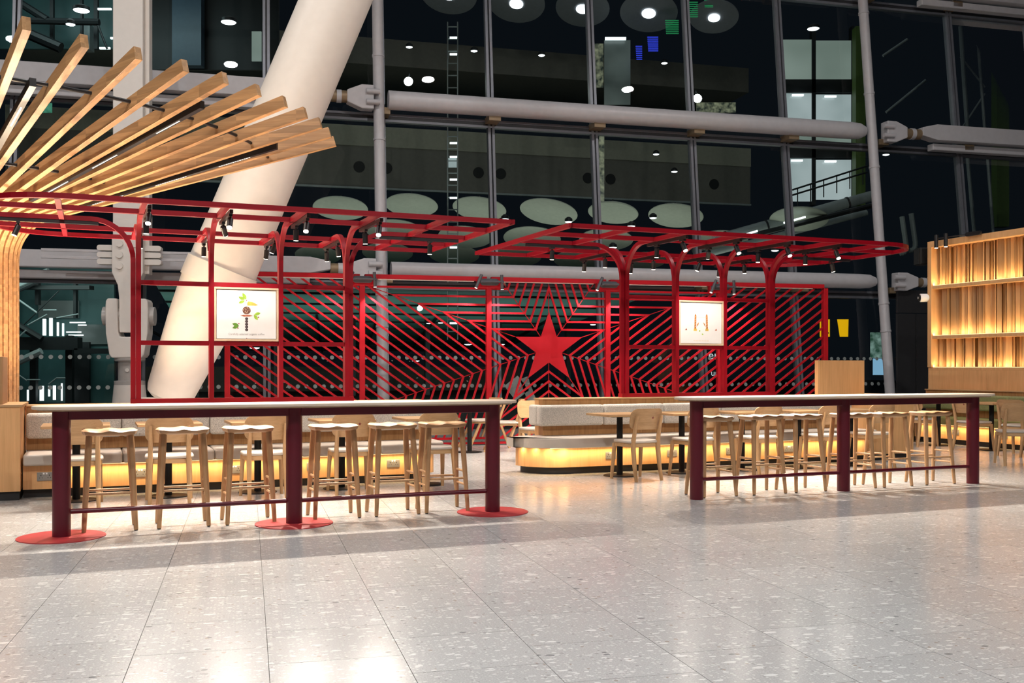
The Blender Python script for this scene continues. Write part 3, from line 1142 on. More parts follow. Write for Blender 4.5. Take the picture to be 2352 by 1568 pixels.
o['kind'] = 'stuff'
MB().box(-0.9, 0.10, -0.28, 0.28, 0.43, 0.44).build('tray', BLACK, t)

# ------------------------------------------------------------------ station at the end of the right bench
t = thing('end_cabinet', 'oak cabinet with black plinth closing the right end of the cream bench', 'cabinet', uv(10.56, 2.66), A)
MB().box(-0.37, 0.37, 0.06, 1.0, 0.0, 0.085).build('plinth', BLACK_PL, t)
MB().box(-0.38, 0.38, 0.0, 1.0, 0.085, 0.885).build('body', VENEER, t, bevel=0.003)
MB().box(-0.38, 0.385, 0.0, 1.0, 0.885, 0.905).build('cabinet_top', OAK_X, t, bevel=0.003)
t = thing('station_box', 'tall flat oak box standing on the right end of the bench back', 'box', uv(10.05, 3.12, 0.905), A)
MB().box(-0.40, 0.42, 0.0, 0.022, 0.0, 0.485).build('front_board', VENEER, t)
for x in (-0.40, 0.40):
    MB().box(x, x + 0.02, 0.022, 0.05, 0.0, 0.485).build('side_board', VENEER, t)
MB().box(-0.40, 0.42, 0.05, 0.07, 0.0, 0.485).build('rear_board', VENEER, t)
t = thing('till_screen', 'black tilted till screen behind the tall oak box', 'screen', uv(10.62, 3.55, 0.905), A + radians(30))
MB().box(-0.04, 0.04, 0.0, 0.06, 0.0, 0.18).build('stand', BLACK, t)
M = Matrix.Translation((0, 0, 0.28)) @ Matrix.Rotation(radians(35), 4, 'Y')
MB().prism([(-0.13, -0.01), (0.13, -0.01), (0.13, 0.02), (-0.13, 0.02)], -0.11, 0.11, M).build('panel', BLACK, t, bevel=0.004)
MB().prism([(-0.12, -0.02), (0.20, -0.02), (0.20, 0.10), (-0.12, 0.10)], 0.16, 0.172).build('tray', PAPER, t)

# ------------------------------------------------------------------ red canopy frames
ZC = 2.875           # centre height of the canopy tubes
TB = 0.05            # tube size
RA = 0.42            # arch radius


def arch(x, y, dx, dy, end):
    """post from the bench back that bends over in direction (dx, dy) and runs to distance end"""
    pts = [Vector((x, y, 0.953)), Vector((x, y, ZC - RA))]
    for k in range(1, 11):
        t = pi / 2 * k / 10
        pts.append(Vector((x + dx * RA * (1 - cos(t)), y + dy * RA * (1 - cos(t)), ZC - RA + RA * sin(t))))
    pts.append(Vector((x + dx * end, y + dy * end, ZC)))
    return pts


def canopy(label, us, xl, xr, round_left):
    """us: the four post positions along u"""
    u0 = (us[0] + us[-1]) / 2
    t = thing('canopy_frame', label, 'frame', uv(u0, 3.25), A)
    X = [u - u0 for u in us]
    x0, x1 = xl - u0, xr - u0
    VY = [-1.49, -0.745, 0.0, 0.745, 1.49]
    side = (0, 0, 1)
    # outer ring
    rc = 0.80
    if round_left:
        ring = [(x1, VY[0])] + [(x0 + rc - rc * sin(k * pi / 16), VY[0] + rc - rc * cos(k * pi / 16)) for k in range(9)] + \
               [(x0 + rc - rc * cos(k * pi / 16), VY[4] - rc + rc * sin(k * pi / 16)) for k in range(9)] + [(x1, VY[4])]
        other, rend = x1, x0
    else:
        ring = [(x0, VY[0])] + [(x1 - rc + rc * sin(k * pi / 16), VY[0] + rc - rc * cos(k * pi / 16)) for k in range(9)] + \
               [(x1 - rc + rc * cos(k * pi / 16), VY[4] - rc + rc * sin(k * pi / 16)) for k in range(9)] + [(x0, VY[4])]
        other, rend = x0, x1
    MB().sweep([(a_, b_, ZC) for a_, b_ in ring], side, TB, TB).build('perimeter_rail', RED, t)
    MB().sweep([(other, VY[0] - 0.025, ZC), (other, VY[4] + 0.025, ZC)], side, TB, TB).build('end_rail', RED, t)
    dxl = rc - sqrt(max(0, rc * rc - (rc - 0.745) ** 2))
    ends = sorted((other, rend + (dxl if round_left else -dxl)))
    for y in (VY[1], VY[3]):
        MB().sweep([(ends[0], y, ZC), (ends[1], y, ZC)], side, TB, TB).build('long_rail', RED, t)
    pitch = X[1] - X[0]
    for x in (X[0] - pitch, X[3] + pitch):
        MB().sweep([(x, VY[0], ZC), (x, VY[4], ZC)], side, TB, TB).build('cross_bar', RED, t)
    # arched posts towards us and away
    for x in X:
        MB().sweep(arch(x, -0.027, 0, -1, 1.44), (1, 0, 0), TB, TB).build('arched_post', RED, t, smooth=25)
        MB().sweep(arch(x, 0.027, 0, 1, 1.44), (1, 0, 0), TB, TB).build('arched_post', RED, t, smooth=25)
    MB().sweep(arch(X[0] - 0.054, 0, -1, 0, X[0] - 0.054 - x0), (0, 1, 0), TB, TB).build('arched_post', RED, t, smooth=25)
    MB().sweep(arch(X[3] + 0.054, 0, 1, 0, x1 - X[3] - 0.054), (0, 1, 0), TB, TB).build('arched_post', RED, t, smooth=25)
    # ladder bars between the posts
    for i in range(3):
        for z in (0.928, 1.56, 2.215):
            MB().box(X[i] + 0.026, X[i + 1] - 0.026, -0.025, 0.025, z - 0.025, z + 0.025).build('ladder_bar', RED, t)
    MB().box(X[0] - 0.08, X[3] + 0.08, -0.054, 0.054, 0.904, 0.953).build('foot_bar', RED, t)
    # lighting tracks
    for x in X:
        for sg in (-1, 1):
            MB().box(x + 0.03, x + 0.064, min(sg * 0.5, sg * 1.42), max(sg * 0.5, sg * 1.42), ZC - 0.062, ZC - 0.026).build('light_track', LAMP_BLK, t)
    for a_, b_ in ((x0 + 0.1, X[0] - 0.40), (X[3] + 0.40, x1 - 0.1)):
        MB().box(a_, b_, -0.017, 0.017, ZC - 0.062, ZC - 0.026).build('light_track', LAMP_BLK, t)
    return t


US1 = (0.674, 1.435, 2.195, 2.955)
US2 = (6.655, 7.410, 8.165, 8.920)
canopy('red canopy frame with rounded left end over the left bench', US1, -0.82, 4.44, True)
canopy('red canopy frame with rounded right end over the right bench', US2, 5.14, 10.42, False)


# ------------------------------------------------------------------ spotlights
def spotlight(loc, rz, tilt, az, label, power, body=LAMP_BLK, lens=LENS, cone=75, r=0.029, ln=0.115, drop=0.05, col=WARM, group='canopy spotlights', blend=0.55):
    """hangs from loc; tilt from straight down towards local azimuth az (0 = +y)"""
    t = thing('spotlight', label, 'lamp', loc, rz, group)
    d = Vector((sin(tilt) * sin(az), sin(tilt) * cos(az), -cos(tilt)))
    MB().box(-0.017, 0.017, -0.05, 0.05, -0.022, 0.0).build('adapter', body, t)
    j = Vector((0, 0, -drop))
    MB().cyl((0, 0, -0.02), j, 0.009, 0.009, 8).build('stem', body, t)
    b0 = j - d * 0.012
    MB().lathe([(r * 0.8, 0), (r, 0.006), (r, ln), (r * 0.9, ln + 0.001)], 20, b0, d).build('body', body, t, smooth=40)
    e = b0 + d * (ln + 0.002)
    MB().cyl(e, e + d * 0.004, r * 0.86, r * 0.86, 18).build('lens', lens, t)
    if power:
        l = bpy.data.lights.new('spot_beam', 'SPOT')
        l.energy = power
        l.color = col
        l.spot_size = radians(cone)
        l.spot_blend = blend
        l.shadow_soft_size = 0.025
        o = bpy.data.objects.new('spot_beam', l)
        C.objects.link(o)
        o.parent = t
        o.location = e + d * 0.02
        o.rotation_euler = d.to_track_quat('-Z', 'Y').to_euler()
    return t


P_NEAR, P_IN, P_FAR = 430, 75, 215
for nm, us in (('left', US1), ('right', US2)):
    for i, u in enumerate(us):
        who = ('%s post of the %s red canopy' % (ORD[i], nm))
        dz = ZC - 0.062
        k = u + 0.047
        spotlight(uv(k, 3.25 - 1.32, dz), A, radians(34 if nm == 'left' else 32), pi + (0.30 if nm == 'left' else 0.0) + 0.06 * (i - 1.5), 'near-end bright spotlight at the ' + who, P_NEAR, cone=100, blend=1.0)
        spotlight(uv(k, 3.25 - 0.72, dz), A, radians((4, 43, 3, 6)[i]), (0, 0.45, 0, 0.4)[i], 'front spotlight nearest the arch at the ' + who, (P_IN, 62, P_IN, P_IN)[i], lens=LENS_DIM, cone=62)
        spotlight(uv(k, 3.25 + 0.66, dz), A, radians((5, 12, 22, 14)[i]), (0, 0.5, -1.2, 0.8)[i], 'rear spotlight nearest the arch at the ' + who, P_FAR, lens=LENS_DIM, cone=90)
        spotlight(uv(k, 3.25 + 1.30, dz), A, radians((18, 10, 14, 16)[i]), (0.2, 0.0, -0.3, 0.3)[i], 'far-end rear spotlight at the ' + who, P_FAR, lens=LENS_DIM, cone=90)
dz = ZC - 0.062
spotlight(uv(-0.50, 3.25, dz), A, radians(22), -1.8, 'spotlight under the rounded left end of the left red canopy', 190, lens=LENS_DIM, cone=90)
spotlight(uv(3.98, 3.25, dz), A, radians(4), 0, 'spotlight under the square right end of the left red canopy', 190, lens=LENS_DIM, cone=90)
spotlight(uv(5.60, 3.25, dz), A, radians(4), 0, 'spotlight under the square left end of the right red canopy', 190, lens=LENS_DIM, cone=90)
spotlight(uv(10.0, 3.25, dz), A, radians(20), 1.2, 'spotlight under the rounded right end of the right red canopy', 190, lens=LENS_DIM, cone=90)


# ------------------------------------------------------------------ pictures hung in the frames
def leaf(m, x, z, ln, w, ang):
    pts = []
    for k in range(9):
        s_ = k / 8
        pts.append((ln * s_, w * sin(pi * s_)))
    for k in range(7, 0, -1):
        s_ = k / 8
        pts.append((ln * s_, -w * sin(pi * s_)))
    c, s2 = cos(ang), sin(ang)
    m.add([(x + a_ * c - b_ * s2, 0, z + a_ * s2 + b_ * c) for a_, b_ in pts], [tuple(range(len(pts)))])


def disc2(m, x, z, rx, rz_=None, n=14):
    rz_ = rx if rz_ is None else rz_
    m.add([(x + rx * cos(2 * pi * k / n), 0, z + rz_ * sin(2 * pi * k / n)) for k in range(n)], [tuple(range(n))])


def poly2(m, pts):
    m.add([(a_, 0, b_) for a_, b_ in pts], [tuple(range(len(pts)))])


def print_part(m, name, mat, parent, y):
    o = m.build(name, mat, parent)
    o.location = (0, y, 0)
    return o


def lettering(body, size, loc, parent, mat, rot=(pi / 2, 0, 0), align='CENTER'):
    cu = bpy.data.curves.new('lettering', 'FONT')
    cu.body = body
    cu.size = size
    cu.align_x = align
    cu.align_y = 'CENTER'
    tmp = bpy.data.objects.new('lettering', cu)
    me = bpy.data.meshes.new_from_object(tmp)
    bpy.data.objects.remove(tmp)
    me.materials.clear()
    o = bpy.data.objects.new('lettering', me)
    C.objects.link(o)
    o['kind'] = 'stuff'
    o.data.materials.append(mat)
    o.parent = parent
    o.location = loc
    o.rotation_euler = rot
    return o


LEAFG = plain('print_leaf', (0.32, 0.52, 0.05), 0.6, vary=0.35, scale=30)
LEAFD = plain('print_leaf_dark', (0.13, 0.30, 0.03), 0.6, vary=0.35, scale=30)
MANGO = plain('print_mango', (0.80, 0.55, 0.10), 0.6, vary=0.25, scale=14)
BEAN = plain('print_beans', (0.17, 0.07, 0.05), 0.6, vary=0.5, scale=60)
BARK = plain('print_cinnamon', (0.42, 0.13, 0.07), 0.6, vary=0.5, scale=50)
BERRY = plain('print_berry', (0.30, 0.01, 0.03), 0.6)
PODS = plain('print_pods', (0.07, 0.05, 0.055), 0.6, vary=0.5, scale=60)
INK = plain('print_ink', (0.30, 0.29, 0.28), 0.6)
CRUST = plain('print_pastry', (0.52, 0.20, 0.05), 0.6, vary=0.5, scale=60)
ICING = plain('print_icing', (0.80, 0.62, 0.42), 0.6)


def picture(label, u0, u1, z0, z1):
    t = thing('framed_picture', label, 'picture', uv((u0 + u1) / 2, 3.25, (z0 + z1) / 2), A, group='pictures hung in the red frames')
    hw, hh = (u1 - u0) / 2 - 0.027, (z1 - z0) / 2 - 0.027
    for (a_, b_, c_, d_) in ((-hw, hw, hh - 0.022, hh), (-hw, hw, -hh, -hh + 0.022), (-hw, -hw + 0.022, -hh + 0.022, hh - 0.022), (hw - 0.022, hw, -hh + 0.022, hh - 0.022)):
        MB().box(a_, b_, -0.05, 0.02, c_, d_).build('frame_strip', POST_FR, t, bevel=0.002)
    MB().box(-hw + 0.028, hw - 0.028, -0.034, 0.0, -hh + 0.028, hh - 0.028).build('print_panel', PAPER, t)
    MB().box(-hw + 0.02, hw - 0.02, -0.012, 0.01, -hh + 0.02, hh - 0.02).build('backing_board', PLY, t)
    return t, hw, hh


t, hw, hh = picture('white framed picture of a bird made of leaves, fruit and coffee beans', US1[1], US1[2], 1.56, 2.215)
y = -0.0352
cu, cv = 0.72, 0.64      # metres per unit of the print
def P(x, z):             # x to the right of the centre column, z above the panel centre, in fractions of the panel
    return (x * cu * 1.0, z * cv)
m = MB(); leaf(m, -0.005, 0.165, 0.085, 0.019, radians(118)); leaf(m, -0.02, 0.165, 0.075, 0.018, radians(155)); leaf(m, -0.02, 0.155, 0.075, 0.016, radians(205)); print_part(m, 'leaf_print', LEAFG, t, y)
m = MB(); leaf(m, 0.085, 0.0, 0.07, 0.017, radians(15)); leaf(m, 0.08, 0.0, 0.075, 0.018, radians(-55)); print_part(m, 'leaf_print', LEAFG, t, y)
m = MB(); leaf(m, -0.085, -0.125, 0.075, 0.018, radians(165)); leaf(m, -0.085, -0.13, 0.075, 0.018, radians(200)); print_part(m, 'leaf_print', LEAFD, t, y)
m = MB(); poly2(m, [(0.008, 0.10), (0.10, 0.10), (0.125, 0.106), (0.10, 0.122), (0.06, 0.142), (0.02, 0.146), (0.006, 0.13)]); print_part(m, 'fruit_print', MANGO, t, y)
m = MB(); disc2(m, 0.0, 0.045, 0.045, 0.043, 20); print_part(m, 'bean_cup_print', BEAN, t, y)
m = MB()
random.seed(3)
for k in range(16):
    an, rr = random.uniform(0, 6.28), 0.036 * sqrt(random.random())
    leaf(m, rr * cos(an), 0.045 + rr * sin(an), 0.012, 0.003, random.uniform(0, 3))
print_part(m, 'bean_highlight', ICING, t, y - 0.0006)
m = MB(); poly2(m, [(-0.07, -0.012), (-0.03, -0.005), (0.03, -0.004), (0.07, -0.014), (0.03, -0.024), (-0.03, -0.026)]); print_part(m, 'bark_print', BARK, t, y)
m = MB()
for k in range(5):
    disc2(m, 0.0, -0.048 - 0.031 * k, 0.018, 0.0165, 12)
print_part(m, 'pod_print', PODS, t, y)
m = MB(); disc2(m, -0.085, -0.105, 0.007); disc2(m, -0.095, -0.155, 0.007); disc2(m, 0.13, -0.03, 0.007); disc2(m, 0.0, 0.158, 0.005); print_part(m, 'berry_print', BERRY, t, y)
m = MB(); poly2(m, star_pts(0.007, (0, -0.268))); print_part(m, 'star_print', STARRED, t, y)
lettering('Carefully selected organic coffee', 0.030, (0, y - 0.0004, -0.222), t, INK)

t, hw, hh = picture('white framed picture of two towers made of twisted pastries', US2[1], US2[2], 1.56, 2.215)
for sx in (-1, 1):
    m = MB()
    poly2(m, [(sx * 0.092 - 0.015, -0.08), (sx * 0.092 + 0.015, -0.08), (sx * 0.088 + 0.014, 0.10), (sx * 0.088, 0.125), (sx * 0.088 - 0.014, 0.10)])
    leaf(m, sx * 0.07, -0.05, 0.07, 0.008, radians(60 if sx < 0 else 120))
    print_part(m, 'pastry_print', CRUST, t, y)
m = MB()
for sx in (-1, 1):
    poly2(m, [(sx * 0.092 - 0.026, -0.105), (sx * 0.092 + 0.026, -0.105), (sx * 0.092 + 0.022, -0.075), (sx * 0.092 - 0.022, -0.075)])
print_part(m, 'orange_print', MANGO, t, y - 0.0005)
m = MB()
for sx in (-1, 1):
    for k in range(5):
        z = -0.055 + 0.032 * k
        poly2(m, [(sx * 0.09 - 0.014, z), (sx * 0.09 + 0.014, z + 0.014), (sx * 0.09 + 0.014, z + 0.018), (sx * 0.09 - 0.014, z + 0.004)])
poly2(m, [(-0.075, 0.078), (0.075, 0.078), (0.075, 0.081), (-0.075, 0.081)])
print_part(m, 'icing_print', ICING, t, y - 0.0006)
m = MB()
for sx in (-1, 1):
    poly2(m, [(sx * 0.235 - 0.017, -0.098), (sx * 0.235 + 0.017, -0.098), (sx * 0.235 + 0.004, -0.07)])
print_part(m, 'small_pastry_print', BARK, t, y)
m = MB(); leaf(m, -0.035, -0.11, 0.026, 0.010, 0.3); leaf(m, 0.01, -0.145, 0.028, 0.009, -0.4); print_part(m, 'leaf_print', LEAFG, t, y)
m = MB()
random.seed(11)
x = -0.12
while x < 0.12:
    w = random.uniform(0.018, 0.045)
    poly2(m, [(x, -0.243), (x + w, -0.243), (x + w, -0.2365), (x, -0.2365)])
    x += w + 0.008
print_part(m, 'caption_print', ICING, t, y)
m = MB(); poly2(m, star_pts(0.007, (0, -0.285))); print_part(m, 'star_print', STARRED, t, y)

# ------------------------------------------------------------------ red screen of nested stars
SCR0 = Vector((0.25, 17.1, 0)) + GX * 0.384       # floor point under the star's centre
scr = thing('star_screen', 'red slatted screen with nested star pattern around a solid red star', 'screen', SCR0, B)
PW = 2.091
XP = [(-2.5 + i) * PW for i in range(6)]          # post lines
ZS, ZT = 1.611, 2.70                              # star centre, underside of the top rail
MXZ2 = Matrix(((1, 0, 0, 0), (0, 0, 1, 0), (0, 1, 0, 0), (0, 0, 0, 1)))


def clip_rect(poly, x0, x1, y0, y1):
    def cut(p, f, g):
        out = []
        for i in range(len(p)):
            a_, b_ = p[i], p[(i + 1) % len(p)]
            fa, fb = f(a_), f(b_)
            if fa >= 0:
                out.append(a_)
            if (fa >= 0) != (fb >= 0):
                k = fa / (fa - fb)
                out.append((a_[0] + (b_[0] - a_[0]) * k, a_[1] + (b_[1] - a_[1]) * k))
        return out
    for f in (lambda q: q[0] - x0, lambda q: x1 - q[0], lambda q: q[1] - y0, lambda q: y1 - q[1]):
        if not poly:
            return []
        poly = cut(poly, f, None)
    return poly


def parea(p):
    return abs(sum(p[i][0] * p[(i + 1) % len(p)][1] - p[(i + 1) % len(p)][0] * p[i][1] for i in range(len(p)))) / 2


MB().prism(star_pts(0.619, (0, ZS)), -0.012, 0.012, MXZ2).build('solid_star', RED_SCREEN, scr)
CS = cos(2 * pi / 5)                               # edge distance of a unit pentagram
for k in range(34):
    re = 0.315 + 0.134 * k
    Ri, Ro = (re - 0.016) / CS, (re + 0.016) / CS
    pi_, po_ = star_pts(Ri, (0, ZS)), star_pts(Ro, (0, ZS))
    for e in range(10):
        q = [pi_[e], po_[e], po_[(e + 1) % 10], pi_[(e + 1) % 10]]
        c = clip_rect(q, XP[0], XP[-1], 0.10, ZT)
        if len(c) >= 3 and parea(c) > 0.0006:
            MB().prism(c, -0.014, 0.014, MXZ2).build('slat', RED_SCREEN, scr)
for k in range(10):                                # thin spines through the corners of the stars
    an = pi / 2 + k * pi / 5
    a_ = (0.62 if k % 2 == 0 else 0.24)
    d, p_ = (cos(an), sin(an)), (-sin(an), cos(an))
    w = 0.006
    q = [(d[0] * a_ + p_[0] * w, ZS + d[1] * a_ + p_[1] * w), (d[0] * 7 + p_[0] * w, ZS + d[1] * 7 + p_[1] * w),
         (d[0] * 7 - p_[0] * w, ZS + d[1] * 7 - p_[1] * w), (d[0] * a_ - p_[0] * w, ZS + d[1] * a_ - p_[1] * w)]
    c = clip_rect(q, XP[0], XP[-1], 0.10, ZT)
    if len(c) >= 3:
        MB().prism(c, 0.006, 0.016, MXZ2).build('spine', RED_SCREEN, scr)
for x in XP:
    MB().box(x - 0.042, x + 0.042, -0.05, 0.05, 0.0, 2.72).build('post', RED_SCREEN, scr, bevel=0.004)
for i in range(5):
    MB().box(XP[i] + 0.04, XP[i + 1] - 0.04, -0.06, 0.06, 2.72, 2.79).build('top_rail', RED_SCREEN, scr, bevel=0.004)
    MB().box(XP[i] + 0.04, XP[i + 1] - 0.04, -0.03, 0.03, 0.02, 0.055).build('bottom_rail', RED_SCREEN, scr)
    MB().box(XP[i] + 0.04, XP[i + 1] - 0.04, -0.03, 0.03, 0.10, 0.135).build('bottom_rail', RED_SCREEN, scr)
    MB().box(XP[i] + 0.25, XP[i + 1] - 0.25, -0.02, 0.02, 2.706, 2.719).build('cover_strip', PAPER, scr)
for x in XP[1:5]:
    MB().box(x - 0.20, x + 0.20, -0.055, 0.055, 2.60, 2.74).build('head_plate', RED_SCREEN, scr, bevel=0.004)

for i, x in enumerate(XP[1:5]):
    w_ = SCR0 + GX * x + NX * -0.075 + Vector((0, 0, 2.70))
    br = thing('lamp_bracket', 'grey oval lamp bracket on the %s inner post of the star screen' % ORD[i], 'bracket', w_, B, group='lamp brackets on the star screen')
    MB().prism(rrect(-0.16, 0.16, -0.055, 0.055, 0.054, 6), -0.025, 0.02, MXZ2).build('plate', LAMP_GREY, br, bevel=0.006)
    MB().box(-0.21, 0.21, -0.16, -0.02, -0.012, 0.012).build('arm', LAMP_GREY, br)
    for sx in (-1, 1):
        tl = (radians(24) if sx < 0 else radians(6))
        spotlight(w_ + GX * (sx * 0.17) + NX * -0.15, B, tl, -1.57 if sx < 0 else 0.6,
                  'slim grey %s spotlight on the %s inner post of the star screen' % ('left' if sx < 0 else 'right', ORD[i]), 75, body=LAMP_GREY, lens=LENS_DIM, cone=110, r=0.026, ln=0.24, drop=-0.10, group='spotlights on the star screen')

# ------------------------------------------------------------------ fan of laminated ribs
FC = Vector((-7.15, 12.76, 0))
fan = thing('rib_fan', 'tree-like fan of laminated oak ribs spreading from the left edge', 'canopy', FC)
RH, RW = 0.13, 0.072


def rib_z(r):
    return 3.245 + 0.2827 * (r - 1.6) + RH / 2


def rib_path():
    p = [(0.86, 0.0), (0.86, 2.50)]
    # bend from upright to the slope of the spreading arm
    slope = math.atan(0.2827)
    R_ = 0.62
    cx = 0.86 + R_
    for k in range(1, 11):
        an = pi - (pi / 2 - slope) * k / 10
        p.append((cx + R_ * cos(an), 2.50 + R_ * sin(an)))
    return p


rp_ = rib_path()
for i in range(-3, 11):
    an = radians(-53.3 + 5.93 * i)
    rr = 4.87 + (0.09 if i == 0 else 0)
    pts = [Vector((r, 0, z)) for r, z in rp_]
    last = pts[-1]
    dz = rib_z(1.75) - (last.z + 0.2827 * (1.75 - last.x))
    pts = [pts[0]] + [p + Vector((0, 0, dz)) for p in pts[1:]]
    pts.append(Vector((rr, 0, rib_z(rr))))
    o = MB().sweep(pts, (0, 1, 0), RH, RW).build('rib', RIB_WOOD, fan, bevel=0.003)
    o.rotation_euler = (0, 0, an)
# black rods between the ribs
for ring_r, i0 in ((4.02, -3), (2.3, -3)):
    for i in range(i0, 10):
        a0, a1 = radians(-53.3 + 5.93 * i), radians(-53.3 + 5.93 * (i + 1))
        p0 = Vector((ring_r * cos(a0), ring_r * sin(a0), rib_z(ring_r) + 0.01))
        p1 = Vector((ring_r * cos(a1), ring_r * sin(a1), rib_z(ring_r) + 0.01))
        MB().cyl(p0, p1, 0.019, 0.019, 12).build('rod', LAMP_BLK, fan, smooth=40)
# linear lights hung between ribs
for (an, r0, r1, segs, nm) in ((-50.3, 1.9, 4.15, ((2.2, 2.6), (3.35, 3.75)), 'left'), (-28.0, 1.7, 4.42, ((1.95, 2.35), (2.75, 3.15), (3.75, 4.1)), 'middle'), (-3.6, 1.7, 4.28, ((1.95, 2.35), (2.75, 3.15), (3.55, 3.95)), 'right')):
    t = thing('linear_light', 'black linear light bar between the wooden ribs, the %s one' % nm, 'lamp', FC, radians(an))
    sl = 0.2827
    f_ = lambda r: 3.205 + sl * (r - 1.6)
    MB().add([(r0, -0.030, f_(r0) + 0.005), (r1, -0.030, f_(r1) + 0.005), (r1, 0.030, f_(r1) + 0.005), (r0, 0.030, f_(r0) + 0.005),
              (r0, -0.030, f_(r0) + 0.085), (r1, -0.030, f_(r1) + 0.085), (r1, 0.030, f_(r1) + 0.085), (r0, 0.030, f_(r0) + 0.085)],
             [(3, 2, 1, 0), (4, 5, 6, 7), (0, 1, 5, 4), (1, 2, 6, 5), (2, 3, 7, 6), (3, 0, 4, 7)]).build('housing', LAMP_BLK, t)
    for a_, b_ in segs:
        n_ = 14
        m = MB()
        for k in range(n_):
            ra = a_ + (b_ - a_) * k / n_
            rb = ra + (b_ - a_) / n_ * 0.7
            m.add([(ra, -0.009, f_(ra) + 0.003), (rb, -0.009, f_(rb) + 0.003), (rb, 0.009, f_(rb) + 0.003), (ra, 0.009, f_(ra) + 0.003)], [(0, 1, 2, 3)])
        m.build('led_segment', LED, t)
        rm = (a_ + b_) / 2
        area('led_lamp', (rm, 0, f_(rm) - 0.005), (0, 0, 0), b_ - a_, 0.03, 6, WARM, t)

# counter uplights at the foot of the fan, left of the frame
for k, an in enumerate((-62, -40, -18, 4)):
    d = Vector((cos(radians(an)), sin(radians(an)), 0))
    t = thing('uplight', 'floor uplight at the foot of the wooden fan, %s of four' % ORD[k], 'lamp', FC + d * 1.35, radians(an), group='uplights below the fan')
    MB().lathe([(0.09, 0), (0.09, 0.10), (0.075, 0.11)], 20).build('can', LAMP_BLK, t, smooth=40)
    MB().lathe([(0.07, 0.108), (0.07, 0.112)], 20).build('lens', LENS_DIM, t)
    l = bpy.data.lights.new('uplight_beam', 'SPOT')
    l.energy = 520
    l.color = (1.0, 0.76, 0.52)
    l.spot_size = radians(110)
    l.spot_blend = 0.6
    l.shadow_soft_size = 0.06
    o = bpy.data.objects.new('uplight_beam', l)
    C.objects.link(o)
    o.parent = t
    o.location = (0, 0, 0.15)
    dv = Vector((0.55, 0, 1.0))
    o.rotation_euler = dv.to_track_quat('-Z', 'Y').to_euler()

# ------------------------------------------------------------------ lit slatted wall on the right
sw = thing('slat_wall', 'tall oak wall of vertical slats lit from below on the right', 'wall panel', uv(14.22, 5.72), A - pi / 2)
# local x runs towards us along the wall, y = 0 is the front face, y grows into the wall
LW = 3.6
for z0, z1 in ((3.45, 3.56), (2.70, 2.76), (1.80, 1.86), (1.24, 1.29)):
    MB().box(0.0, LW, -0.02 if z0 > 3 else 0.0, 0.30, z0, z1).build('shelf_board', VENEER, sw, bevel=0.003)
MB().box(0.0, 0.09, -0.02, 0.30, 1.29, 3.45).build('end_board', VENEER, sw, bevel=0.003)
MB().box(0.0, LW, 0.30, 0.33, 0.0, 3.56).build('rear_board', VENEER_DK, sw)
for a_, b_ in ((0.0, 1.30), (1.303, 2.6), (2.603, LW)):
    MB().box(a_, b_, 0.0, 0.05, 0.0, 1.24).build('base_panel', VENEER, sw)
random.seed(21)
for z0, z1 in ((1.29, 1.80), (1.86, 2.70), (2.76, 3.45)):
    x = 0.13
    while x < LW - 0.05:
        w = random.choice((0.05, 0.06, 0.075, 0.09, 0.11))
        an = random.choice((-60, -45, -30, 5, 20, 35, 50, 62, 70))
        ca = abs(cos(radians(an)))
        step = w * ca + 0.018 * abs(sin(radians(an))) + random.choice((0.0, 0.004, 0.014))
        M = Matrix.Translation((x + step / 2, 0.15 + random.uniform(-0.035, 0.03), 0)) @ Matrix.Rotation(radians(an), 4, 'Z')
        MB().prism([(-w / 2, -0.009), (w / 2, -0.009), (w / 2, 0.009), (-w / 2, 0.009)], z0, z1, M).build('slat', SLAT_WOOD, sw)
        x += step
for z0, z1, pw in ((1.29, 1.80, 15), (1.86, 2.70, 22), (2.76, 3.45, 19)):
    MB().box(0.10, LW, 0.015, 0.03, z0, z0 + 0.006).build('led_strip', STRIP, sw)
    area('slat_wall_lamp', (LW / 2, 0.035, z0 + 0.012), (radians(180 - 22), 0, 0), LW - 0.15, 0.02, pw, (1.0, 0.74, 0.40), sw)

t = thing('wall_lamp', 'black twin spotlight on a bar above the slatted wall', 'lamp', uv(14.19, 5.72 - 0.62, 3.58), A - pi / 2)
MB().prism(rrect(0.30, 0.62, -0.035, 0.035, 0.034, 5), -0.05, 0.0, Matrix(((1, 0, 0, 0), (0, 0, 1, 0), (0, 1, 0, 0), (0, 0, 0, 1)))).build('mount', LAMP_BLK, t)
MB().cyl((-0.30, -0.10, 0.0), (0.35, -0.04, 0.0), 0.009, 0.009, 8).build('bar', LAMP_BLK, t)
for x in (-0.28, -0.06):
    MB().cyl((x, -0.12, 0.06), (x, -0.12, -0.17), 0.034, 0.034, 16).build('spot_head', LAMP_BLK, t, smooth=40)
    MB().cyl((x, -0.12, -0.17), (x, -0.12, -0.176), 0.028, 0.028, 16).build('lens', LENS_DIM, t)

t = thing('security_camera', 'small white security camera on the end of the slatted wall', 'camera', uv(14.20, 5.76, 2.55), A + radians(150))
MB().cyl((-0.05, 0, 0), (0.10, 0, 0), 0.075, 0.075, 20).build('housing', PAPER, t, smooth=40)
MB().cyl((0.10, 0, 0), (0.13, 0, 0), 0.055, 0.05, 18).build('ring', BLACK, t, smooth=40)
MB().cyl((0.13, 0, 0), (0.14, 0, 0), 0.022, 0.022, 14).build('lens', PIN_GREY, t)
t = thing('wall_speaker', 'black loudspeaker at the top corner of the slatted wall', 'speaker', uv(14.30, 5.95, 3.16), A + radians(160))
MB().box(-0.10, 0.10, -0.13, 0.13, 0.0, 0.32).build('cabinet', BLACK, t, bevel=0.03)
MB().box(0.10, 0.108, -0.11, 0.11, 0.02, 0.30).build('grille', LAMP_BLK, t)

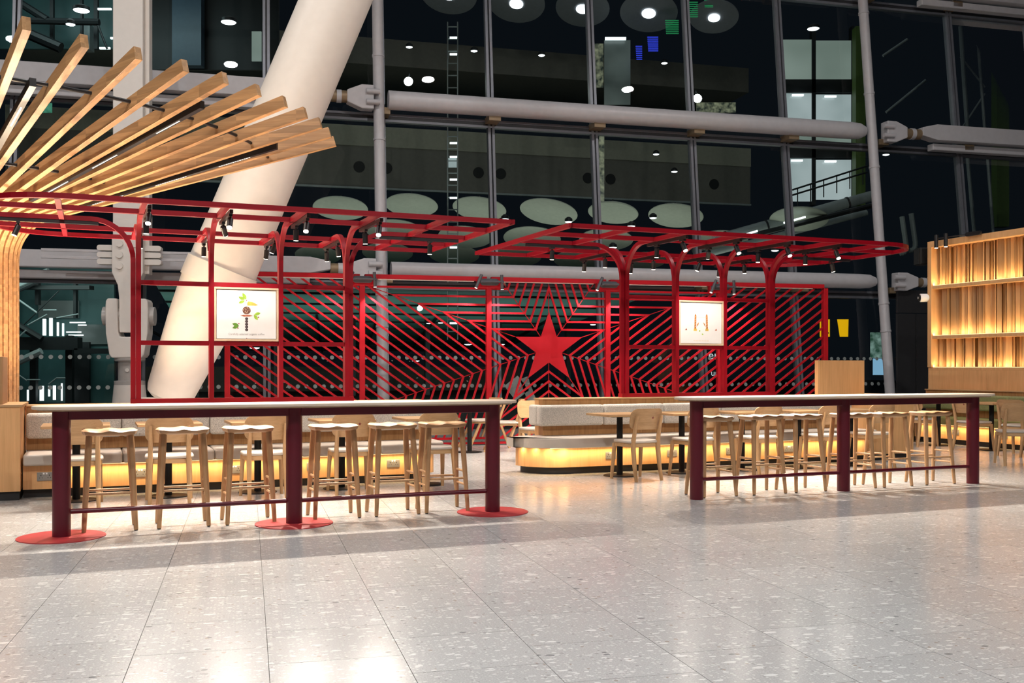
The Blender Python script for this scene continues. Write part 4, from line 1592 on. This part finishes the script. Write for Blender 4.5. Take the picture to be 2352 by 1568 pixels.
wr = thing('wall_right', None, None, gn(14.75, 20.85), B, kind='structure')
for k, (a_, b_, z0, z1) in enumerate(((0.0, 0.50, 0, 2.55), (0.52, 1.02, 0, 2.55), (0.0, 1.02, 2.565, 3.1), (1.04, 3.5, 0, 3.1))):
    MB().box(a_, b_, 0.0, 0.06, z0, z1).build('panel', DARK_WALL, wr, bevel=0.004)

# ------------------------------------------------------------------ outside the glass: the building across the gap, at night
X_DISC = plain('reflector_disc', (0.52, 0.55, 0.47), 0.6, vary=0.05)
X_DISC_DK = plain('reflector_disc_dark', (0.20, 0.21, 0.23), 0.6, vary=0.05)
X_BAND = plain('fascia_olive', (0.34, 0.33, 0.26), 0.6)
X_BAND_DK = plain('fascia_dark', (0.17, 0.16, 0.135), 0.6)
X_HOLE = plain('port_black', (0.006, 0.006, 0.006), 0.6)
X_TEAL = plain('teal_soffit', (0.16, 0.36, 0.31), 0.5, vary=0.15, scale=0.4)
X_DARK = plain('outer_dark_steel', (0.010, 0.012, 0.013), 0.5)
X_WALL = plain('outer_teal_wall', (0.05, 0.12, 0.12), 0.4, vary=0.2, scale=0.7)
X_STEEL = plain('outer_pale_steel', (0.30, 0.34, 0.34), 0.4)
X_GREEN = plain('outer_green_column', (0.10, 0.17, 0.03), 0.5)
X_GROUND = plain('outer_ground', (0.02, 0.021, 0.022), 0.7)
X_TUBE = emit('outer_tube_light', (0.86, 0.97, 1.0), 2.6)
X_LAMP = emit('outer_lamp', (0.90, 0.95, 1.0), 4.5)
X_GLARE = emit('mirrored_lamp_glare', (0.95, 1.0, 0.96), 40)  # reflection of hall lamps put in as a strong glow
X_WIN = lit_window('lit_lobby', (0.17, 0.22, 0.19), (0.34, 0.41, 0.37), 0.75, 0.35)
X_WIN2 = lit_window('lit_lobby_bright', (0.30, 0.37, 0.38), (0.58, 0.66, 0.68), 0.8, 0.5)
X_WIN3 = lit_window('lit_store', (0.02, 0.03, 0.025), (0.45, 0.47, 0.30), 0.5, 6.0)
X_SHEET = lit_window('lit_grey_panel', (0.05, 0.065, 0.06), (0.12, 0.15, 0.14), 0.5, 1.0)
X_BLUE = emit('sign_blue', (0.03, 0.06, 1.0), 0.8)
X_GRN = emit('sign_green', (0.01, 0.45, 0.14), 0.4)
X_YEL = emit('sign_yellow', (1.0, 0.52, 0.0), 0.75, (0.6, 0.35, 0.0))
X_SCREEN = emit('screen_pale_blue', (0.30, 0.58, 0.85), 0.75)
X_LETTER = emit('mirrored_letter_glow', (0.9, 0.95, 1.0), 0.7)  # glow of reflected signs put into the letters

MB().box(-45, 60, 0.6, 75, -0.4, -0.02).build('ground_outside', X_GROUND, None).location = gn(0, 21.0)
bpy.data.objects['ground_outside'].rotation_euler = (0, 0, B)
tag(bpy.data.objects['ground_outside'], kind='structure')

# unseen area lights added to make that building show in the dark
area('outer_uplight', (-1.5, 32, 4.0), (pi, 0, 0), 22, 3, 150, (0.93, 1.0, 0.88))
area('outer_high_fill', (2, 31, 17), (radians(-14), 0, 0), 26, 8, 170, (0.85, 0.95, 1.0))
area('outer_soffit_fill', gn(4, 44, 0.3), (pi + radians(-15), 0, B), 22, 13, 430, (0.80, 1.0, 0.94))
area('outer_stair_fill', at(120, 640, 24.6), (radians(40), 0, 0), 3.5, 1.0, 40, (0.75, 1.0, 0.96))
area('outer_stair_fill', at(150, -60, 25), (radians(40), 0, 0), 5, 1.0, 60, (0.75, 0.98, 1.0))


def reflector(px, py, hw, Y, tilt, mat, label, lamp=False, roll=0.0):
    c = at(px, py, Y)
    r = hw * Y / F
    t = thing('reflector_disc', label, 'disc', c, 0, group='round reflector discs across the gap')
    d = Vector((roll, -sin(tilt), -cos(tilt))).normalized()
    MB().lathe([(r * 0.97, 0.0), (r, 0.02), (r * 0.98, 0.05)], 40, (0, 0, 0), -d).build('dish', mat, t, smooth=40)
    MB().cyl((0, 0, 0.03), (0, 0.06, 0.45), 0.03, 0.02, 8).build('hanger', X_DARK, t)
    if lamp:
        MB().cyl(d * 0.015, d * 0.03, r * 0.24, r * 0.24, 20).build('lamp', X_LAMP, t)


for i, (px, py, hw, roll) in enumerate(((782, 480, 63, 0.0), (945, 473, 61, -0.03), (1101, 481, 62, -0.10), (1260, 488, 67, -0.16), (1408, 490, 58, -0.12), (1552, 497, 63, -0.12), (1835, 505, 66, -0.10))):
    reflector(px, py, hw, 32, radians(16), X_DISC, 'pale round reflector disc outside, %s from the left in the middle row' % ORD[i], roll=roll)
for i, (px, py, hw, roll) in enumerate(((905, 532, 64, 0.0), (1068, 546, 62, -0.05), (1222, 549, 66, -0.05), (1392, 552, 62, -0.05), (1655, 556, 62, -0.06))):
    reflector(px, py, hw, 34.5, radians(16), X_DISC, 'pale round reflector disc outside, %s from the left in the row above the red canopies' % ORD[i], roll=roll)
for i, (px, py, hw, roll) in enumerate(((730, 588, 52, 0.0), (890, 582, 58, 0.0), (1043, 587, 58, -0.02), (1185, 592, 58, -0.02), (1330, 598, 58, -0.02), (1480, 600, 50, -0.02))):
    reflector(px, py, hw, 37, radians(16), X_DISC, 'pale round reflector disc outside, %s from the left in the lowest row' % ORD[i], roll=roll)
for i, (px, py, hw) in enumerate(((1030, -12, 66), (1186, 8, 66), (1338, 20, 62), (1490, 30, 66), (1640, 40, 56))):
    reflector(px, py, hw, 33, radians(22), X_DISC_DK, 'dark round reflector disc with bright lamp, %s from the left in the top row' % ORD[i], True, -0.1)

# long fascia with round ports
f0 = gn(6.5, 38.0)
t = thing('balcony_fascia', 'long dark fascia with round ports across the gap', 'fascia', f0, B)
MB().box(-14.5, 13.5, 0, 0.4, 9.5, 10.25).build('upper_band', X_BAND, t)
MB().box(-14.5, 13.5, 0.05, 0.45, 7.98, 9.5).build('lower_band', X_BAND_DK, t)
MB().box(-14.5, 13.5, -0.03, 0.1, 7.90, 7.97).build('trim_strip', X_STEEL, t)
MB().box(-14.5, 13.5, 0.2, 6.0, 12.6, 13.6).build('upper_slab', X_BAND_DK, t)
for px in (825, 888, 1099, 1150, 1350, 1402, 1640):
    k = (px - 1176) / F
    s = 38.05 * (GX.y + GX.x * k) / (GX.x - GX.y * k) - 6.5
    MB().cyl((s, 0.02, 8.72), (s, 0.06, 8.72), 0.21, 0.21, 20).build('port', X_HOLE, t, smooth=40)

# pale teal ceiling of the level below, with dark beams and lamps
t = thing('lower_concourse', 'pale teal ceiling with dark beams seen beyond the star screen', 'ceiling', gn(3, 36), B)
def slope(y):
    return 4.10 - 1.85 * y / 26.0


MB().add([(x, y, slope(y) + dz) for dz in (0.0, 0.2) for x, y in ((-6, 0), (12, 0), (12, 26), (-6, 26))],
         [(3, 2, 1, 0), (4, 5, 6, 7), (0, 1, 5, 4), (1, 2, 6, 5), (2, 3, 7, 6), (3, 0, 4, 7)]).build('soffit', X_TEAL, t)
for k in range(9):
    y = 1.5 + 2.9 * k
    MB().box(-6, 12, y, y + 0.22, slope(y) - 0.07, slope(y) + 0.03).build('beam', X_DARK, t)
for k in range(8):
    x = -8 + 2.6 * k
    MB().add([(x + dx, y, slope(y) + dz) for dz in (-0.10, 0.0) for dx, y in ((0, 8), (0.10, 8), (1.6, 26), (1.5, 26))],
             [(3, 2, 1, 0), (4, 5, 6, 7), (0, 1, 5, 4), (1, 2, 6, 5), (2, 3, 7, 6), (3, 0, 4, 7)]).build('cross_beam', X_DARK, t)
for k in range(7):
    MB().box(-8.5 + 3.3 * k, -8.3 + 3.3 * k, 9, 9.3, 0, slope(9)).build('pillar', X_DARK, t)
MB().box(-9, 12, 20.0, 20.3, -0.02, 1.3).build('parapet', X_BAND_DK, t)
lamps = [(1075, 790, 30), (1150, 790, 27), (945, 672, 40), (1048, 673, 40), (985, 742, 44), (1012, 741, 44), (955, 828, 30), (1362, 745, 40), (940, 108, 34), (1089, 117, 34), (1244, 127, 34), (1526, 145, 36), (1160, 503, 30), (1306, 509, 30), (1450, 519, 30),
         (1868, 66, 33), (525, 51, 26), (187, 24, 25), (162, 56, 25), (585, 798, 23), (1868, 668, 33), (1500, 500, 31), (1408, 568, 30), (1700, 590, 31), (1780, 575, 31), (2035, 355, 34), (1507, 354, 37), (1549, 394, 37)]  # large ones by fan and leaning column stand in for mirrored hall lamps
LWHERE = ['left of the star', 'just left of the star', 'above the star screen, left one', 'above the star screen, right one', 'under the teal beams, left one', 'under the teal beams, right one', 'low behind the left screen panel',
          'right of the star', 'high beside the left mast', 'high left of the second mullion', 'high right of the second mullion', 'high by the blue sign', 'right of the third pale disc', 'right of the fourth pale disc', 'right of the fifth pale disc',
          'large one above the lit lobby', 'large stand-in for hall-lamp glare left of the leaning column', 'large stand-in for hall-lamp glare above the rib fan', 'small one above the rib fan', 'seen under the left picture', 'behind the right screen end', 'beside the fifth pale disc', 'over the right canopy, left one',
          'over the right canopy, middle one', 'over the right canopy, right one', 'right of the lit lobby', 'on the fascia, left one', 'on the fascia, right one']
for i, (px, py, Y) in enumerate(lamps):
    c = at(px, py, Y)
    r = 0.11 if i not in (15, 16, 17) else 0.19
    t = thing('downlight', '%s small round lamp glowing outside the glass, counted top down' % ('bright',) if False else 'small round lamp glowing outside, %s' % LWHERE[i], 'lamp', c, 0, group='small lamps outside the glass')
    MB().lathe([(r * 1.05, 0.0), (r * 1.05, 0.08), (r * 0.4, 0.14)], 16).build('can', X_DARK, t, smooth=40)
    MB().lathe([(r * 0.5, -0.03), (r * 0.9, -0.015), (r, -0.002)], 16).build('lens', X_LAMP, t, smooth=40)
for i, (px, py, Y) in enumerate(((938, 187, 30), (1602, 226, 31))):  # added stand-ins for hall lamps mirrored in the glass
    t = thing('glare', 'dazzling stand-in for mirrored hall-lamp floodlight outside, %s' % ('beside the left mast' if i == 0 else 'left of the lit lobby'), 'lamp', at(px, py, Y), 0)
    MB().lathe([(0.05, -0.12), (0.11, -0.06), (0.13, 0.0), (0.11, 0.06), (0.05, 0.12)], 16, (0, 0, 0), (0, 1, 0)).build('lens', X_GLARE, t, smooth=60)
    MB().cyl((0, 0.1, 0), (0, 0.3, 0.3), 0.03, 0.03, 8).build('arm', X_DARK, t)


def rect(m, x0, x1, y0, y1, Y, d=0.06):
    """upright slab covering columns x0..x1 and rows y0..y1 of the view at distance Y, d metres thick"""
    a_, b_ = at(x0, y1, Y), at(x1, y0, Y)
    return m.box(a_.x, b_.x, Y, Y + d, a_.z, b_.z)


def beam2(m, x0, y0, x1, y1, Y, r):
    return m.cyl(at(x0, y0, Y), at(x1, y1, Y), r, r, 8)


# lit lift lobby
O = at(1878, 842, 36)
O.z = 0
t = thing('lift_lobby', 'lit glass lift lobby stacked over three floors across the gap', 'building')
for x0, x1, y0, y1, mat in ((1798, 1865, 91, 182, X_WIN), (1873, 1957, 93, 182, X_WIN), (1806, 1866, 214, 300, X_WIN2), (1874, 1957, 217, 300, X_WIN2), (1815, 1866, 364, 462, X_WIN2), (1874, 1957, 367, 458, X_WIN2), (1817, 1866, 309, 333, X_WIN), (1874, 1957, 311, 333, X_WIN)):
    rect(MB(), x0, x1, y0, y1, 36).build('pane', mat, t)
for x0, x1, y0, y1 in ((1865, 1874, 60, 470), (1796, 1960, 182, 212), (1796, 1960, 334, 362), (1956, 1962, 60, 470)):
    rect(MB(), x0, x1, y0, y1, 35.95, 0.3).build('frame_bar', X_DARK, t)
rect(MB(), 1966, 1988, 60, 470, 35, 0.4).build('green_column', X_GREEN, t)
for (a_, b_, c_, d_) in ((1820, 436, 1992, 381), (1820, 448, 1992, 395)):
    beam2(MB(), a_, b_, c_, d_, 34, 0.03).build('handrail', X_DARK, t)
for k in range(6):
    x = 1832 + 30 * k
    beam2(MB(), x, 432 - 9.6 * k, x, 472 - 9.6 * k, 34, 0.02).build('baluster', X_DARK, t)
rect(MB(), 1600, 1690, 235, 258, 38).build('store_window', X_WIN3, t)
for (cx_, cy_) in ((1832, 219), (1907, 222), (1830, 369), (1907, 371)):
    c = at(cx_, cy_, 35.9)
    MB().box(c.x - 0.2, c.x + 0.2, c.y - 0.05, c.y, c.z - 0.03, c.z + 0.03).build('light_fitting', X_LAMP, t)

# slanting pipe gallery
t = thing('pipe_gallery', 'pale round duct climbing to the right across the gap', 'duct')
MB().cyl(at(1640, 552, 32), at(2012, 447, 33), 0.17, 0.17, 18).build('duct', X_STEEL, t, smooth=40)
MB().cyl(at(1600, 590, 32.5), at(1990, 488, 33.5), 0.10, 0.10, 14).build('lower_duct', X_STEEL, t, smooth=40)
for k in range(4):
    f = (k + 0.3) / 4
    p = at(1640 + 372 * f, 552 - 105 * f, 32 + f)
    MB().cyl(p + Vector((-0.03, 0, -0.01)), p + Vector((0.03, 0, 0.01)), 0.19, 0.19, 18).build('band', X_DARK, t, smooth=40)
beam2(MB(), 1590, 575, 2010, 470, 31.5, 0.08).build('stringer', X_DARK, t)
beam2(MB(), 1690, 545, 1740, 530, 31.4, 0.03).build('tube_light', X_TUBE, t)
beam2(MB(), 1800, 512, 1850, 498, 31.4, 0.03).build('tube_light', X_TUBE, t)
for i, (px, py) in enumerate(((2072, 505), (2093, 498))):
    t = thing('hooked_pipe', 'pale hooked pipe outside, %s of two near the right mast' % ('left' if i == 0 else 'right'), 'pipe', at(px, py, 30))
    pts = [Vector((0, 0, 0.1)), Vector((0.12, 0, -0.75))] + [Vector((0.12 - 0.14 + 0.14 * cos(a_), 0, -0.85 - 0.14 * sin(a_))) for a_ in (0.2, 0.7, 1.2, 1.8)]
    MB().tube(pts, 0.075, 12).build('pipe', X_STEEL, t, smooth=40)

# braced tower at the far right
t = thing('braced_tower', 'dim braced steel tower outside at the upper right', 'tower')
for (a_, b_, c_, d_, r) in ((2206, 60, 2222, 300, 0.07), (2244, 65, 2262, 300, 0.05), (2206, 130, 2262, 200, 0.03), (2212, 290, 2262, 215, 0.03), (2035, 258, 2126, 184, 0.04), (2028, 128, 2084, 90, 0.04), (2222, 360, 2240, 560, 0.06), (2268, 360, 2282, 540, 0.05)):
    beam2(MB(), a_, b_, c_, d_, 33, r).build('strut', X_STEEL, t)
rect(MB(), 2290, 2318, 60, 520, 34, 0.4).build('green_column', X_GREEN, t)

# lift mast and lit shelves
t = thing('lift_mast', 'tall slim lit lift mast outside behind the left canopy end', 'mast')
for x in (1028, 1051):
    rect(MB(), x - 1.2, x + 1.2, 50, 780, 30, 0.1).build('rail', X_STEEL, t)
for k in range(26):
    y = 60 + 28 * k
    rect(MB(), 1029, 1050, y, y + 2, 30.05, 0.05).build('tie', X_STEEL, t)
for y in (84, 122, 275, 326, 358, 410, 452, 566, 740):
    rect(MB(), 1033, 1050, y, y + 4, 30, 0.05).build('light_bar', X_TUBE, t)
rect(MB(), 1030, 1049, 363, 384, 30.1, 0.05).build('lit_panel', X_WIN2, t)
t = thing('lit_store', 'narrow lit storeroom opening outside with yellow shelves', 'window')
rect(MB(), 1364, 1386, 100, 200, 33).build('upper_pane', X_WIN3, t)
rect(MB(), 1376, 1388, 290, 480, 33).build('lower_pane', X_WIN3, t)
rect(MB(), 1388, 1448, 92, 240, 33.2).build('grey_panel', X_SHEET, t)
rect(MB(), 1390, 1438, 85, 91, 33).build('tube_light', X_TUBE, t)
t = thing('light_sign', 'slanted blue and green light sign outside at the top', 'sign')
for (x0, y0, w, h, mat) in ((1460, 105, 18, 34, X_BLUE), (1487, 84, 28, 36, X_BLUE), (1528, 46, 34, 34, X_GRN), (1582, 4, 24, 38, X_GRN), (1617, -6, 24, 24, X_GRN)):
    for k in range(8):
        y = y0 + h * k / 8
        rect(MB(), x0 + k * 0.3, x0 + w - 3, y, y + h / 20, 32.5, 0.03).build('light_line', mat, t)

# stair tower at the left
t = thing('stair_tower', 'teal lit stair tower outside the left window', 'building')
rect(MB(), 10, 262, 600, 925, 27, 0.1).build('rear_wall', X_WALL, t)
rect(MB(), 150, 205, 785, 925, 26.7, 0.1).build('dark_bay', X_DARK, t)
for x0, x1, y0, y1 in ((68, 82, 785, 925), (150, 165, 770, 925), (80, 88, 620, 700), (168, 174, 620, 730), (20, 24, 610, 925)):
    rect(MB(), x0, x1, y0, y1, 26, 0.15).build('pillar', X_DARK, t)
for x0, x1, y0, y1 in ((22, 178, 774, 803), (24, 205, 655, 664), (170, 255, 800, 812)):
    rect(MB(), x0, x1, y0, y1, 25.6, 0.3).build('landing', X_DARK, t)
for (a_, b_, c_, d_, r, mat) in ((22, 735, 96, 779, 0.09, X_DARK), (24, 662, 112, 622, 0.09, X_STEEL), (24, 676, 112, 634, 0.05, X_DARK), (24, 675, 85, 718, 0.025, X_STEEL), (36, 834, 95, 806, 0.09, X_STEEL), (24, 845, 90, 800, 0.03, X_DARK), (40, 760, 135, 668, 0.015, X_DARK)):
    beam2(MB(), a_, b_, c_, d_, 25.4, r).build('stringer', mat, t)
for (a_, b_, c_, d_) in ((64, 746, 108, 722), (130, 730, 180, 721), (100, 712, 130, 712), (36, 856, 62, 874), (62, 872, 92, 872), (112, 882, 130, 868), (130, 868, 150, 868), (45, 772, 60, 758)):
    beam2(MB(), a_, b_, c_, d_, 25.2, 0.018).build('handrail', X_STEEL, t)
for (x, y0, y1, w) in ((101, 732, 770, 3.2), (116, 730, 771, 3.2), (132, 740, 771, 1.6), (144, 742, 771, 1.4), (95, 886, 920, 4), (124, 885, 918, 2.6), (112, 886, 910, 1.4), (63, 895, 920, 1.2), (141, 880, 920, 1.0)):
    rect(MB(), x - w, x + w, y0, y1, 26.4, 0.05).build('tube_light', X_TUBE, t)
for (x0, x1, y) in ((160, 195, 739), (179, 197, 745), (152, 185, 761), (157, 190, 768)):
    rect(MB(), x0, x1, y, y + 2.6, 26.5, 0.05).build('tube_light', X_TUBE, t)
for (x0, x1, y0, y1) in ((178, 255, 745, 790), (88, 180, 690, 730), (168, 203, 805, 830)):
    rect(MB(), x0, x1, y0, y1, 26.9, 0.05).build('lit_panel', X_SHEET, t)

t = thing('upper_gantry', 'dark steel gantry with teal windows outside at the top left', 'building')
rect(MB(), 0, 262, -60, 112, 27.5, 0.1).build('rear_wall', X_WALL, t)
rect(MB(), 340, 640, -60, 160, 28, 0.1).build('far_wall', X_DARK, t)
for (a_, b_, c_, d_, r) in ((38, 2, 108, 46, 0.10), (36, 47, 228, 51, 0.09), (224, 56, 246, 112, 0.03), (70, 80, 140, 110, 0.14)):
    beam2(MB(), a_, b_, c_, d_, 26.5, r).build('brace', X_DARK, t)
for x0, x1 in ((114, 122), (184, 189), (215, 224)):
    rect(MB(), x0, x1, -60, 112, 27, 0.1).build('post', X_DARK, t)
rect(MB(), 190, 206, 55, 113, 27.2, 0.3).build('pale_column', X_STEEL, t)
rect(MB(), 395, 462, -60, 150, 27.5, 0.3).build('blue_column', plain('outer_blue', (0.05, 0.09, 0.13), 0.4), t)
for (x0, x1, y) in ((224, 255, 18), (253, 266, 85), (228, 252, 108)):
    rect(MB(), x0, x1, y, y + 4, 26.8, 0.05).build('tube_light', X_TUBE, t)
rect(MB(), 578, 600, 72, 140, 27.6, 0.05).build('lit_pane', X_WIN, t)
rect(MB(), 80, 118, 228, 258, 26, 0.05).build('green_sign', lit_window('lit_green', (0.05, 0.3, 0.18), (0.15, 0.6, 0.40), 0.5, 8), t)

# signs and boards low down outside
t = thing('yellow_poster', 'plain yellow lit poster outside left of the right mast', 'poster')
a_, b_, c_, d_ = at(1924, 733, 30), at(1949, 733, 30), at(1948, 773, 30), at(1930, 773, 30)
MB().add([p + Vector((0, k, 0)) for k in (0, 0.05) for p in (a_, b_, c_, d_)], [(0, 1, 2, 3), (7, 6, 5, 4), (0, 4, 5, 1), (1, 5, 6, 2), (2, 6, 7, 3), (3, 7, 4, 0)]).build('sheet', X_YEL, t)
t = thing('yellow_notice', 'yellow lit notice with dark symbols outside the screen end', 'poster')
rect(MB(), 1884, 1906, 733, 773, 30, 0.05).build('sheet', X_YEL, t)
for k, (x, y) in enumerate(((1899, 751), (1899, 757), (1901, 763), (1888, 762))):
    rect(MB(), x, x + 3, y, y + 3, 29.97, 0.02).build('symbol', BLACK, t)
t = thing('pale_screen', 'pale blue lit screen low outside the glass left of the right mast', 'screen')
rect(MB(), 2006, 2031, 823, 861, 30, 0.05).build('panel', X_SCREEN, t)
rect(MB(), 2000, 2030, 763, 822, 30.4, 0.05).build('scenery', lit_window('lit_scenery', (0.03, 0.10, 0.06), (0.40, 0.62, 0.55), 0.5, 5), t)
t = thing('mirrored_lettering', 'white letters standing in for a sign reflection under the right picture', 'sign', at(1640, 816, 30))  # stands in for signs mirrored in the glass
lettering('er', 0.34, (-0.02, 0, 0.0), t, X_LETTER)
lettering('up', 0.25, (0.03, 0, -0.52), t, X_LETTER)
t = thing('advert_board', 'white angled advertising board behind the foot of the star screen', 'board', at(1180, 900, 24))
M1 = Matrix.Rotation(radians(52), 4, 'Y')
MB().prism([(-0.22, 0), (0.22, 0), (0.22, 0.05), (-0.22, 0.05)], -0.05, 0.35, Matrix.Translation((-0.05, 0, 0)) @ M1).build('left_leaf', PAPER, t)
MB().prism([(-0.10, 0), (0.10, 0), (0.10, 0.05), (-0.10, 0.05)], -0.45, 0.25, Matrix.Translation((0.32, 0, 0.1)) @ Matrix.Rotation(radians(-20), 4, 'Y')).build('right_leaf', PAPER, t)
